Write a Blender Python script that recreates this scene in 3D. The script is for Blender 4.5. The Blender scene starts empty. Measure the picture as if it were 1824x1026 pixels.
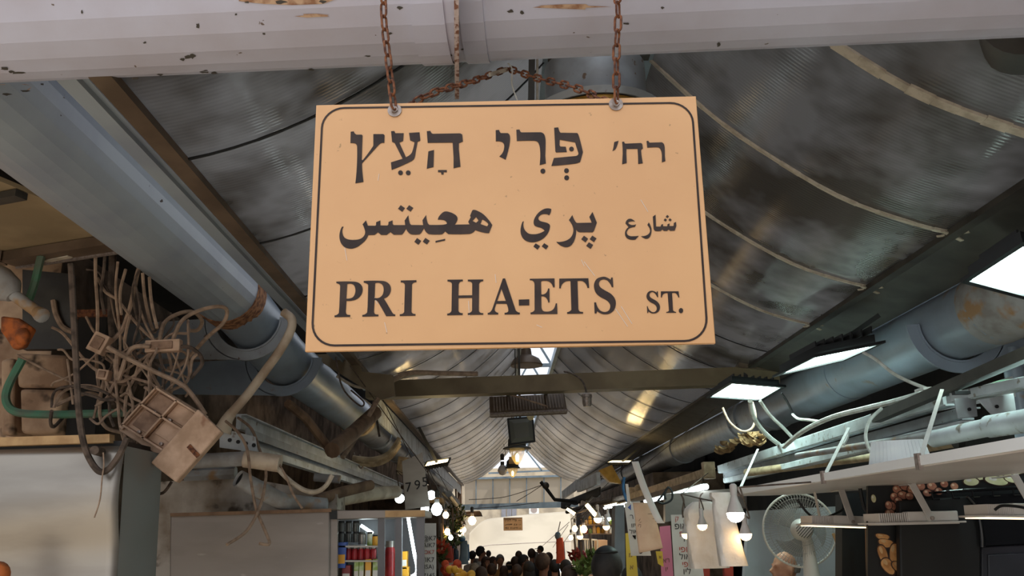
import bpy, bmesh, math, random
from mathutils import Vector, Matrix
random.seed(7)
S = bpy.context.scene
COL = S.collection
V = Vector
# ------------------------------------------------------------------ camera, sky, sun, exposure
FPX = 1550.0                                   # focal length in pixels of the 1824 x 1026 frame
EYE = V((0, 0, 1.9))
_r = math.radians(1.0)
_fwd = V((895-912, -(945-513), FPX)).normalized()
_up = V((-math.sin(_r), math.cos(_r), 0)); _up = (_up-_fwd*_up.dot(_fwd)).normalized()
_rt = _up.cross(_fwd)
CAMR = V((_rt.x, _fwd.x, _up.x)); CAMU = V((_rt.y, _fwd.y, _up.y)); CAMF = V((_rt.z, _fwd.z, _up.z))
cam = bpy.data.cameras.new('camera'); cam.sensor_width = 36; cam.lens = 36*FPX/1824
cam.clip_start = .05; cam.clip_end = 300
co = bpy.data.objects.new('camera', cam); COL.objects.link(co)
co.matrix_world = Matrix(((CAMR.x, CAMU.x, -CAMF.x, EYE.x), (CAMR.y, CAMU.y, -CAMF.y, EYE.y), (CAMR.z, CAMU.z, -CAMF.z, EYE.z), (0, 0, 0, 1)))
S.camera = co
S.view_settings.view_transform = 'Standard'; S.view_settings.look = 'None'
S.view_settings.gamma = 1; S.view_settings.use_curve_mapping = False
S.view_settings.exposure = 0.64
w = bpy.data.worlds.new('sky'); S.world = w; w.use_nodes = True
bg = w.node_tree.nodes['Background']; bg.inputs[0].default_value = (.84, .9, 1.0, 1); bg.inputs[1].default_value = 1.15
sun = bpy.data.lights.new('sun', 'SUN'); sun.energy = 1.7; sun.angle = .01; sun.color = (1, .93, .8)
so = bpy.data.objects.new('sun', sun); COL.objects.link(so)
so.rotation_euler = V((-.55, .3, -.95)).to_track_quat('-Z', 'Y').to_euler(); so.location = (8, 20, 20)

def ray(px, py):
    d = CAMR*(px-912)+CAMU*(513-py)+CAMF*FPX
    return d/d.y
def P(px, py, Y): return EYE+ray(px, py)*Y            # the point of a sight line that lies Y metres down the alley
def Pz(px, py, z):
    d = ray(px, py); return EYE+d*((z-EYE.z)/d.z)
def Px(px, py, x):
    d = ray(px, py); return EYE+d*(x/d.x)
# ------------------------------------------------------------------ materials
def lin(h):
    h = h.lstrip('#'); c = [int(h[i:i+2], 16)/255 for i in (0, 2, 4)]
    return tuple(((x+.055)/1.055)**2.4 if x > .04045 else x/12.92 for x in c)+(1,)
MATS = {}
def mat(name, c1, c2=None, scale=6, lo=.42, hi=.62, rough=.55, metal=0, bump=0, bscale=None, emit=0, alpha=1, trans=0, spec=.5, stretch=None, c3=None, s3=40, lo3=.62, hi3=.66, detail=5):
    """base colour c1, blotches of c2 from noise, small specks of c3"""
    m = bpy.data.materials.new(name); m.use_nodes = True; MATS[name] = m
    n = m.node_tree.nodes; l = m.node_tree.links; b = n['Principled BSDF']
    b.inputs['Roughness'].default_value = rough; b.inputs['Metallic'].default_value = metal
    b.inputs['Specular IOR Level'].default_value = spec
    if alpha < 1: b.inputs['Alpha'].default_value = alpha
    if trans: b.inputs['Transmission Weight'].default_value = trans
    if emit:
        b.inputs['Emission Color'].default_value = lin(c1); b.inputs['Emission Strength'].default_value = emit
    b.inputs['Base Color'].default_value = lin(c1)
    vec = None
    if c2 or c3 or bump:
        tc = n.new('ShaderNodeTexCoord'); vec = tc.outputs['Object']
        if stretch:
            mp = n.new('ShaderNodeMapping'); mp.inputs['Scale'].default_value = stretch; l.new(vec, mp.inputs[0]); vec = mp.outputs[0]
    def noise(sc, a, z, det=5):
        t = n.new('ShaderNodeTexNoise'); t.inputs['Scale'].default_value = sc; t.inputs['Detail'].default_value = det; l.new(vec, t.inputs['Vector'])
        r = n.new('ShaderNodeMapRange'); r.inputs[1].default_value = a; r.inputs[2].default_value = z; l.new(t.outputs[0], r.inputs[0])
        return r.outputs[0], t.outputs[0]
    col = None
    if c2:
        f, _ = noise(scale, lo, hi, detail)
        mx = n.new('ShaderNodeMix'); mx.data_type = 'RGBA'; mx.inputs[6].default_value = lin(c1); mx.inputs[7].default_value = lin(c2)
        l.new(f, mx.inputs[0]); col = mx.outputs[2]
    if c3:
        f, _ = noise(s3, lo3, hi3, 3)
        mx = n.new('ShaderNodeMix'); mx.data_type = 'RGBA'; mx.inputs[6].default_value = lin(c1); mx.inputs[7].default_value = lin(c3)
        if col: l.new(col, mx.inputs[6])
        l.new(f, mx.inputs[0]); col = mx.outputs[2]
    if col: l.new(col, b.inputs['Base Color'])
    if bump:
        _, t = noise(bscale or scale*2, 0, 1, 6)
        bp = n.new('ShaderNodeBump'); bp.inputs['Strength'].default_value = bump; bp.inputs['Distance'].default_value = .02
        l.new(t, bp.inputs['Height']); l.new(bp.outputs[0], b.inputs['Normal'])
    return m
M = MATS
mat('beam_paint', 'C6C5D4', 'BAB4BE', 3, .4, .7, rough=.5, c3='6B5A50', s3=26, lo3=.735, hi3=.75, bump=.04, bscale=30)
mat('pipe_paint', '9CA4AB', '9097A2', 2.5, rough=.42, c3='5C5852', s3=22, lo3=.74, hi3=.755, bump=.03, bscale=20)
mat('pipe_blue', '93A0AE', '86909C', 3, rough=.38, c3='8F857B', s3=9, lo3=.64, hi3=.72, bump=.03, bscale=14)
mat('grey_metal', '9CA0A4', '8A8B8C', 6, rough=.45, metal=.2, c3='6A5646', s3=20, lo3=.66, hi3=.7)
mat('light_metal', 'C3C8CA', '9DA0A0', 5, rough=.42, metal=.15, c3='7A6B5C', s3=14, lo3=.64, hi3=.7)
mat('bright_metal', 'D3DADC', 'B7BDBE', 5, rough=.4, metal=.1, c3='8F897E', s3=18, lo3=.62, hi3=.68, bump=.1, bscale=25)
mat('dark_metal', '4A463F', '3A352F', 5, rough=.5, metal=.2)
mat('brown_metal', '6D5A48', '594838', 5, rough=.5, metal=.1)
mat('olive_metal', '7D6C50', '6B5A40', 3, rough=.55)
mat('rust', '84502F', '4E2A1C', 60, rough=.85, bump=.4, bscale=120)
mat('flaky_paint', 'B9A49A', '7A4E38', 60, .5, .58, rough=.7, bump=.3)
mat('flake_dark', '4A443C', rough=.8)
mat('rust_edge', 'B07B52', '6A4028', 30, rough=.8, bump=.3)
mat('black', '0B0B0C', rough=.55); mat('black_gloss', '141417', rough=.22)
mat('charcoal', '33333A', '2B2B30', 4, rough=.4)
mat('sign_tan', 'D9A671', 'D29E6A', 4, .35, .7, rough=.38, c3='A98253', s3=70, lo3=.72, hi3=.76, bump=.02, bscale=60)
mat('sign_edge', 'D9CDBF', rough=.5)
mat('sign_ink', '2A1B15', '3A2920', 14, rough=.5, spec=.3)
mat('zinc', 'A79A92', '8C7C72', 60, rough=.45, metal=.5)
mat('dust_cable', 'AB9079', '8A7360', 25, rough=.85); mat('dust_dark', '66564A', '43372E', 25, rough=.85)
mat('pale_cable', 'C3B6A2', 'A89A86', 20, rough=.7); mat('white_cable', 'DCDCD4', 'C2C0B5', 15, rough=.55)
mat('dust_beige', 'CBAA90', 'A98A70', 9, rough=.85, bump=.15, bscale=40, c3='7A4A30', s3=6, lo3=.66, hi3=.72)
mat('rib_brown', '8F7F72', '7B6C60', 12, rough=.6)
mat('dust_shadow', 'A5866F', '7D6250', 12, rough=.9)  # darker dusty beige, shade of the fuse box pockets put into colour
mat('pvc', 'D6C4AC', 'B39C84', 8, rough=.6); mat('pvc_grey', 'A9A9A8', '8F8A84', 8, rough=.6, c3='A88660', s3=7, lo3=.56, hi3=.66)
mat('wood_brown', '8C6E55', '6C523E', 10, rough=.8, stretch=(1, 1, .3)); mat('wood_pale', 'C8A374', 'AF8A5E', 12, rough=.7)
mat('green_hose', '4E7F62', '5C6B58', 10, rough=.6); mat('orange_plastic', 'C0662A', '7C4526', 20, rough=.7)
mat('steel', 'A39B90', '968E84', 2, rough=.38, metal=.8, stretch=(1, 1, 4), bump=.03, bscale=3)
mat('grey_panel', '978D85', '887F78', 3, rough=.45, metal=.2, c3='A79D94', s3=9, lo3=.68, hi3=.74, stretch=(.6, 1, 2))
mat('grey_band', '77756F', rough=.5)
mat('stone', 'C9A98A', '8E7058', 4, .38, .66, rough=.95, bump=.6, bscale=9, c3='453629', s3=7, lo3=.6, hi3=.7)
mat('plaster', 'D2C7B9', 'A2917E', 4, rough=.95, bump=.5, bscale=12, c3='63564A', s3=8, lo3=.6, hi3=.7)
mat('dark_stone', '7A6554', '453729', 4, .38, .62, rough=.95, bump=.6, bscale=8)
mat('paving', 'D6C8B4', 'BCAC96', 3, rough=.9); mat('near_black', '1D1A18', '2A2521', 3, rough=.9)  # near black puts the dark of unlit interiors into wall and slab colour
mat('beige_sheet', 'AC9573', '8E7A5C', 2, rough=.6)
mat('white_board', 'D8CFC8', 'CDC2BA', 3, rough=.3, spec=.6); mat('white_plastic', 'DAD7CF', rough=.45); mat('beige_plastic', 'C7B18F', 'A58F70', 14, rough=.6)
mat('fixture_white', 'C9C2BC', 'BDB5AE', 8, rough=.45); mat('fan_plastic', 'D9D2C6', rough=.45); mat('wire_grey', '9C968C', rough=.5)
mat('bag_white', 'F1EAE0', 'E6DCCE', 10, rough=.45, bump=.5, bscale=18); mat('bag_tan', 'DDBE96', 'CFAE86', 6, rough=.6, bump=.4, bscale=16)
mat('paper', 'E2DDD6', 'D2CBC2', 4, rough=.8); mat('kraft', 'E0BFA0', 'D3AE8F', 6, rough=.8, bump=.3, bscale=14); mat('pink_paper', 'DE7F96', rough=.8); mat('yellow_paper', 'E2BE4A', rough=.8)
mat('ink_black', '26201F', rough=.7); mat('ink_red', 'BB4A3C', rough=.7); mat('ink_brown', '7A5A4A', rough=.8)
mat('led_white', 'DDFFF8', emit=15); mat('led_warm', 'FFE0A0', emit=10); mat('tube_white', 'E4FAFF', emit=12); mat('bulb_warm', 'FFD290', emit=12); mat('bulb_white', 'FFF6EA', emit=14)
mat('filament', 'FFE2A0', emit=6)
mat('clear_glass', 'FFF6DE', rough=.03, trans=.95, alpha=.55); mat('amber_glass', 'F5DDA0', rough=.15, alpha=.5, spec=.8); mat('lamp_glass', '6B6A62', rough=.12)
mat('clear_plastic', 'F2F4F4', rough=.12, alpha=.42, spec=.8)
mat('gold', 'B98A3C', 'A0742E', 8, rough=.35, metal=.6)
mat('leaf_dry', '9C7E58', '75593A', 14, rough=.9); mat('leaf', '5E6A34', '3F4A22', 8, rough=.7); mat('leaf_light', '8FA04C', '6C8040', 10, rough=.7)
mat('red_cloth', 'A8402F', '8A3024', 8, rough=.85); mat('orange_cloth', 'D0502E', 'B84426', 8, rough=.75); mat('blue_cloth', '3F6C96', '335A80', 8, rough=.8); mat('slate_cloth', '7C8C98', '63737F', 6, rough=.8)
mat('skin', 'B98264', 'A8725A', 20, rough=.6); mat('skin_dark', '8E5F47', '7E5340', 20, rough=.6)
mat('hair_black', '1B1614', '2A211C', 30, rough=.7); mat('hair_brown', '4A3224', '3A261A', 30, rough=.7); mat('hair_grey', '7F7770', '6C645E', 30, rough=.8)
mat('shirt_white', 'D9D2C8', rough=.85); mat('shirt_slate', '4C5761', rough=.85); mat('shirt_ochre', 'B07A3C', rough=.85); mat('shirt_dark', '2E2A2B', rough=.85); mat('shirt_tan', 'C59B70', rough=.85); mat('denim', '36404E', rough=.85)
mat('red_pack', 'A01E22', '7E1519', 12, rough=.4); mat('blue_pack', '3B5BA8', rough=.4); mat('green_pack', '8DA84A', 'D8DCC4', 14, rough=.45); mat('yellow_pack', 'E5A52E', rough=.45); mat('silver_lid', '8E8982', rough=.35, metal=.6); mat('smoky_jar', '5A5C58', '3E403C', 12, rough=.25)
mat('print_dark', '3A2418', rough=.5); mat('print_onion', 'C08468', '9A5C48', 16, .4, .6, rough=.5, stretch=(1, 1, 3)); mat('print_almond', 'D09A5E', 'A5703C', 22, .4, .6, rough=.5); mat('print_garlic', 'DDD9B0', 'B9B488', 8, rough=.5)
mat('limestone', 'D2C4B0', 'B5A690', 2, rough=.9, bump=.2, bscale=6); mat('edge_white', 'F2F2EE', rough=.4); mat('far_stone', 'AB9C84', '8C7F6C', 2, rough=.9)
mat('fan_blade', '8E8B86', rough=.3, alpha=.4)
mat('lamp_dim', 'FFE2B0', emit=1.6); mat('bare_tan', 'C4A283', '94694C', 30, .45, .6, rough=.8)
mat('tarp', 'B3A792', 'A69A86', .6, rough=.7)
mat('frame_blue', '8A99A2', '79878F', 4, rough=.5)
mat('wall_white', 'C9CDD0', 'B6B9BA', 2, rough=.7); mat('pillar_grey', '77767A', '68676A', 3, rough=.6)

def sheet_mat(name, dif, tr, rough, mixg, rib, dirt=True):
    """twin-wall plastic roofing: lets a little daylight through, glossy underside with fine ribs along the arc"""
    m = bpy.data.materials.new(name); m.use_nodes = True; MATS[name] = m
    n = m.node_tree.nodes; l = m.node_tree.links; n.clear()
    out = n.new('ShaderNodeOutputMaterial')
    d = n.new('ShaderNodeBsdfDiffuse'); t = n.new('ShaderNodeBsdfTranslucent'); g = n.new('ShaderNodeBsdfGlossy')
    g.inputs['Roughness'].default_value = rough; g.inputs['Color'].default_value = (.9, .86, .82, 1)
    d.inputs[0].default_value = lin(dif)
    tc = n.new('ShaderNodeTexCoord')
    if dirt:
        nz = n.new('ShaderNodeTexNoise'); nz.inputs['Scale'].default_value = 1.1; nz.inputs['Detail'].default_value = 4; nz.inputs['Roughness'].default_value = .62
        l.new(tc.outputs['Object'], nz.inputs['Vector'])
        r = n.new('ShaderNodeMapRange'); r.inputs[1].default_value = .40; r.inputs[2].default_value = .56; l.new(nz.outputs[0], r.inputs[0])
        mx = n.new('ShaderNodeMix'); mx.data_type = 'RGBA'; c = lin(tr); mx.inputs[6].default_value = (c[0]*.16, c[1]*.15, c[2]*.13, 1); mx.inputs[7].default_value = c
        l.new(r.outputs[0], mx.inputs[0]); l.new(mx.outputs[2], t.inputs[0])
    else: t.inputs[0].default_value = lin(tr)
    if rib:
        sp = n.new('ShaderNodeSeparateXYZ'); l.new(tc.outputs['Object'], sp.inputs[0])
        mt = n.new('ShaderNodeMath'); mt.operation = 'MULTIPLY'; mt.inputs[1].default_value = 2*math.pi/.022; l.new(sp.outputs[1], mt.inputs[0])
        sn = n.new('ShaderNodeMath'); sn.operation = 'SINE'; l.new(mt.outputs[0], sn.inputs[0])
        bp = n.new('ShaderNodeBump'); bp.inputs['Strength'].default_value = .5; bp.inputs['Distance'].default_value = rib; l.new(sn.outputs[0], bp.inputs['Height'])
        l.new(bp.outputs[0], g.inputs['Normal']); l.new(bp.outputs[0], d.inputs['Normal'])
    a = n.new('ShaderNodeAddShader'); l.new(d.outputs[0], a.inputs[0]); l.new(t.outputs[0], a.inputs[1])
    mixs = n.new('ShaderNodeMixShader')
    fz = n.new('ShaderNodeFresnel'); fz.inputs['IOR'].default_value = 1.0+mixg; l.new(fz.outputs[0], mixs.inputs[0])
    l.new(a.outputs[0], mixs.inputs[1]); l.new(g.outputs[0], mixs.inputs[2]); l.new(mixs.outputs[0], out.inputs[0])
    return m
sheet_mat('roof_sheet', '322F2C', '5F5C58', .16, .56, .0007)
mat('dome_glow', 'E0A63C', emit=2.2)
sheet_mat('gable_sheet', '8F8A84', 'AFA592', .3, .3, 0, False)
m_ = bpy.data.materials.new('skylight_glass'); m_.use_nodes = True; MATS['skylight_glass'] = m_
n_ = m_.node_tree.nodes; n_.clear(); o_ = n_.new('ShaderNodeOutputMaterial'); a_ = n_.new('ShaderNodeBsdfTransparent'); b_ = n_.new('ShaderNodeBsdfTranslucent'); x_ = n_.new('ShaderNodeMixShader')
x_.inputs[0].default_value = .4; m_.node_tree.links.new(a_.outputs[0], x_.inputs[1]); m_.node_tree.links.new(b_.outputs[0], x_.inputs[2]); m_.node_tree.links.new(x_.outputs[0], o_.inputs[0])
sheet_mat('tarp_sheet', 'CFC8BE', '8A857D', .6, .2, 0, False)
# ------------------------------------------------------------------ mesh helpers
OFF = {}
class MB:
    def __init__(s): s.v = []; s.f = []
    def add(s, vs, fs):
        k = len(s.v); s.v += [tuple(p) for p in vs]; s.f += [tuple(i+k for i in q) for q in fs]; return s
    def box(s, c, d, R=None):
        c = V(c); x, y, z = (i/2 for i in d); R = R or Matrix.Identity(3)
        vs = [c+R@V((a*x, b*y, e*z)) for a in (-1, 1) for b in (-1, 1) for e in (-1, 1)]
        return s.add(vs, [(0, 1, 3, 2), (4, 6, 7, 5), (0, 4, 5, 1), (2, 3, 7, 6), (0, 2, 6, 4), (1, 5, 7, 3)])
    def bar(s, a, b, w, h, up=(0, 0, 1)):
        a, b = V(a), V(b); y = (b-a); L = y.length; y.normalize(); x = y.cross(V(up)).normalized(); z = x.cross(y)
        R = Matrix((x, y, z)).transposed()
        return s.box((a+b)/2, (w, L, h), R)
    def tube(s, pts, r, n=8, cap=True, phase=0):
        pts = [V(p) for p in pts]; m = len(pts); rs = r if isinstance(r, (list, tuple)) else [r]*m
        t = (pts[1]-pts[0]).normalized(); u = t.orthogonal().normalized(); vs = []
        for i, p in enumerate(pts):
            q = (pts[min(i+1, m-1)]-pts[max(i-1, 0)])
            q = q.normalized() if q.length > 1e-9 else t
            u = (u-q*u.dot(q)); u = u.normalized() if u.length > 1e-6 else q.orthogonal().normalized()
            b = q.cross(u)
            for k in range(n):
                a = 2*math.pi*(k+phase)/n; vs.append(p+(u*math.cos(a)+b*math.sin(a))*rs[i])
        fs = [(i*n+k, i*n+(k+1) % n, (i+1)*n+(k+1) % n, (i+1)*n+k) for i in range(m-1) for k in range(n)]
        if cap: fs += [tuple(range(n))[::-1], tuple(range((m-1)*n, m*n))]
        return s.add(vs, fs)
    def pipe(s, a, b, r, t, n=28):
        """open ended pipe with wall thickness t"""
        a, b = V(a), V(b); q = (b-a).normalized(); u = q.orthogonal().normalized(); w_ = q.cross(u); vs = []
        for p, rr in ((a, r), (b, r), (b, r-t), (a, r-t)):
            for k in range(n):
                g = 2*math.pi*(k+.5)/n; vs.append(p+(u*math.cos(g)+w_*math.sin(g))*rr)
        return s.add(vs, [(j*n+k, j*n+(k+1) % n, ((j+1) % 4)*n+(k+1) % n, ((j+1) % 4)*n+k) for j in range(4) for k in range(n)])
    def lathe(s, c, prof, n=20, axis=(0, 0, 1)):
        c = V(c); z = V(axis).normalized(); x = z.orthogonal().normalized(); y = z.cross(x); m = len(prof)
        vs = [c+z*h+(x*math.cos(2*math.pi*k/n)+y*math.sin(2*math.pi*k/n))*max(r, 1e-5) for r, h in prof for k in range(n)]
        fs = [(i*n+k, i*n+(k+1) % n, (i+1)*n+(k+1) % n, (i+1)*n+k) for i in range(m-1) for k in range(n)]
        if prof[0][0] > 1e-4: fs.append(tuple(range(n))[::-1])
        if prof[-1][0] > 1e-4: fs.append(tuple(range((m-1)*n, m*n)))
        return s.add(vs, fs)
    def ell(s, c, r, R=None, nu=14, nv=9):
        c = V(c); R = R or Matrix.Identity(3); r = r if hasattr(r, '__len__') else (r, r, r); vs = []; fs = []
        for j in range(nv+1):
            a = math.pi*j/nv-math.pi/2
            for k in range(nu):
                b = 2*math.pi*k/nu; ca = max(math.cos(a), 1e-4)
                vs.append(c+R@V((r[0]*ca*math.cos(b), r[1]*ca*math.sin(b), r[2]*math.sin(a))))
        fs = [(j*nu+k, j*nu+(k+1) % nu, (j+1)*nu+(k+1) % nu, (j+1)*nu+k) for j in range(nv) for k in range(nu)]
        return s.add(vs, fs)
    def prism(s, poly, off):
        poly = [V(p) for p in poly]; off = V(off); n = len(poly)
        vs = poly+[p+off for p in poly]
        return s.add(vs, [tuple(range(n))[::-1], tuple(range(n, 2*n))]+[(k, (k+1) % n, n+(k+1) % n, n+k) for k in range(n)])
    def grid(s, fn, nu, nv):
        vs = [fn(i/nu, j/nv) for j in range(nv+1) for i in range(nu+1)]; q = nu+1
        return s.add(vs, [(j*q+i, j*q+i+1, (j+1)*q+i+1, (j+1)*q+i) for j in range(nv) for i in range(nu)])
    def ring(s, c, R, r, axis=(0, 1, 0), n=24, m=6, a0=0, a1=2*math.pi):
        z = V(axis).normalized(); x = z.orthogonal().normalized(); y = z.cross(x); full = abs(a1-a0) > 6.28
        pts = [V(c)+(x*math.cos(a0+(a1-a0)*k/n)+y*math.sin(a0+(a1-a0)*k/n))*R for k in range(n+1)]
        return s.tube(pts, r, m, not full)
    def build(s, name, m=None, parent=None, flat=False, bevel=0, fix=True, solid=0):
        me = bpy.data.meshes.new(name); me.from_pydata(s.v, [], s.f)
        if fix:
            bm = bmesh.new(); bm.from_mesh(me); bmesh.ops.recalc_face_normals(bm, faces=bm.faces); bm.to_mesh(me); bm.free()
        if not flat:
            me.polygons.foreach_set('use_smooth', [True]*len(me.polygons)); me.set_sharp_from_angle(angle=math.radians(38))
        o = bpy.data.objects.new(name, me); COL.objects.link(o)
        if m: me.materials.append(MATS[m])
        if parent is not None:
            o.parent = parent; o.location = -OFF[parent.name]
        OFF[o.name] = V((0, 0, 0))
        if bevel:
            b = o.modifiers.new('bevel', 'BEVEL'); b.width = bevel; b.segments = 2; b.limit_method = 'ANGLE'; b.angle_limit = .7
        if solid:
            b = o.modifiers.new('solid', 'SOLIDIFY'); b.thickness = solid
        return o
def tag(o, label=None, cat=None, group=None, kind=None):
    for k, v in (('label', label), ('category', cat), ('group', group), ('kind', kind)):
        if v: o[k] = v
    return o
def thing(name, label, cat, loc=(0, 0, 0), group=None):
    o = bpy.data.objects.new(name, None); o.empty_display_size = .05; COL.objects.link(o); o.location = loc; OFF[o.name] = V(loc)
    return tag(o, label, cat, group)
def one(mb, name, m, label, cat, group=None, **k): return tag(mb.build(name, m, None, **k), label, cat, group)
def struct(mb, name, m, parent=None, **k):
    o = mb.build(name, m, parent, **k)
    if parent is None: o['kind'] = 'structure'
    return o
def copy_tree(o, parent=None):
    c = o.copy(); COL.objects.link(c)
    if parent is not None: c.parent = parent
    for ch in list(o.children): copy_tree(ch, c)
    return c
def cat(pts, k=6):
    """smooth path through points"""
    pts = [V(p) for p in pts]
    if len(pts) < 3: return pts
    out = []
    for i in range(len(pts)-1):
        p0, p1, p2, p3 = pts[max(i-1, 0)], pts[i], pts[i+1], pts[min(i+2, len(pts)-1)]
        for j in range(k):
            t = j/k; out.append(.5*((2*p1)+(p2-p0)*t+(2*p0-5*p1+4*p2-p3)*t*t+(3*p1-p0-3*p2+p3)*t**3))
    return out+[pts[-1]]
def cyl_hit(px, py, A, d, r):
    """where a sight line meets a round pipe (axis through A along d)"""
    q = ray(px, py).normalized(); A = V(A); d = V(d).normalized(); w_ = EYE-A
    a = q-d*q.dot(d); b = w_-d*w_.dot(d); A2, B2, C2 = a.dot(a), 2*a.dot(b), b.dot(b)-r*r; D = B2*B2-4*A2*C2
    return EYE+q*((-B2-math.sqrt(max(D, 0)))/(2*A2))
def on_pipe(name, shapes, A, d, r, m, parent):
    """thin painted or bare patches lying on a round pipe"""
    mb = MB()
    for s_ in shapes:
        pts = [cyl_hit(x, y, A, d, r+.0012) for x, y in s_]; mb.add(pts, [tuple(range(len(pts)))])
    return mb.build(name, m, parent, flat=True, fix=False)
def blob(x, y, rx, ry, n=9, seed=0):
    return [(x+rx*(1+.35*math.sin(k*2.7+seed))*math.cos(6.283*k/n), y+ry*(1+.35*math.sin(k*1.9+seed*2))*math.sin(6.283*k/n)) for k in range(n)]
def rotz(a): return Matrix.Rotation(a, 3, 'Z')
def outline(pts, k=5):
    """closed outline: (x, y) corners and (x, y, 1) smooth points"""
    n = len(pts); out = []
    for i in range(n):
        a, b = pts[i], pts[(i+1) % n]; A, B = V(a[:2]), V(b[:2])
        sa, sb = len(a) > 2, len(b) > 2
        if not (sa or sb): out.append(A); continue
        L = (B-A).length
        def tan(j):
            p, q, r_ = V(pts[(j-1) % n][:2]), V(pts[j][:2]), V(pts[(j+1) % n][:2]); t = (r_-p)
            return t.normalized()*L if t.length else B-A
        ta = tan(i) if sa else None; tb = tan((i+1) % n) if sb else None
        if ta is None: ta = 2*(B-A)-tb if (2*(B-A)-tb).length < 2*L else B-A
        if tb is None: tb = 2*(B-A)-ta if (2*(B-A)-ta).length < 2*L else B-A
        for j in range(k):
            t = j/k; out.append((2*t**3-3*t*t+1)*A+(t**3-2*t*t+t)*ta+(-2*t**3+3*t*t)*B+(t**3-t*t)*tb)
    return out
def flat_shape(name, contours, o, ex, ez, sc, thick, m, parent):
    """filled outlines (holes allowed) on the plane o, ex, ez"""
    cu = bpy.data.curves.new(name, 'CURVE'); cu.dimensions = '2D'; cu.fill_mode = 'BOTH'; cu.extrude = thick/2
    for c in contours:
        pts = outline(c); sp = cu.splines.new('POLY'); sp.points.add(len(pts)-1)
        for q, p in zip(sp.points, pts): q.co = (p.x*sc, p.y*sc, 0, 1)
        sp.use_cyclic_u = True
    return curve_mesh(cu, name, o, ex, ez, m, parent)
def curve_mesh(cu, name, o, ex, ez, m, parent):
    t = bpy.data.objects.new(name, cu); COL.objects.link(t)
    dg = bpy.context.evaluated_depsgraph_get(); dg.update()
    me = bpy.data.meshes.new_from_object(t.evaluated_get(dg)); bpy.data.objects.remove(t)
    ex, ez = V(ex).normalized(), V(ez).normalized(); n = ex.cross(ez); o = V(o)
    mb = MB(); mb.v = [tuple(o+ex*v.co.x+ez*v.co.y+n*v.co.z) for v in me.vertices]; mb.f = [tuple(p.vertices) for p in me.polygons]
    bpy.data.meshes.remove(me)
    return mb.build(name, m, parent, flat=True, fix=False)
def writing(name, rows, o, ex, ez, m, parent, thick=.001):
    """rows of (text, x, y, size)"""
    mb = MB(); ex, ez = V(ex).normalized(), V(ez).normalized(); n = ex.cross(ez); o = V(o)
    for txt, x, y, size in rows:
        cu = bpy.data.curves.new('t', 'FONT'); cu.body = txt; cu.size = size; cu.extrude = thick; cu.align_x = 'CENTER'
        t = bpy.data.objects.new('t', cu); COL.objects.link(t)
        dg = bpy.context.evaluated_depsgraph_get(); dg.update()
        me = bpy.data.meshes.new_from_object(t.evaluated_get(dg)); bpy.data.objects.remove(t)
        mb.add([o+ex*(v.co.x+x)+ez*(v.co.y+y)+n*v.co.z for v in me.vertices], [tuple(p.vertices) for p in me.polygons])
        bpy.data.meshes.remove(me)
    return mb.build(name, m, parent, flat=True, fix=False)
def strokes(name, lines, o, ex, ez, r, m, parent):
    mb = MB(); ex, ez = V(ex).normalized(), V(ez).normalized(); o = V(o)
    for l in lines: mb.tube(cat([o+ex*x+ez*y for x, y in l], 4), r, 5)
    return mb.build(name, m, parent)
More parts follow.
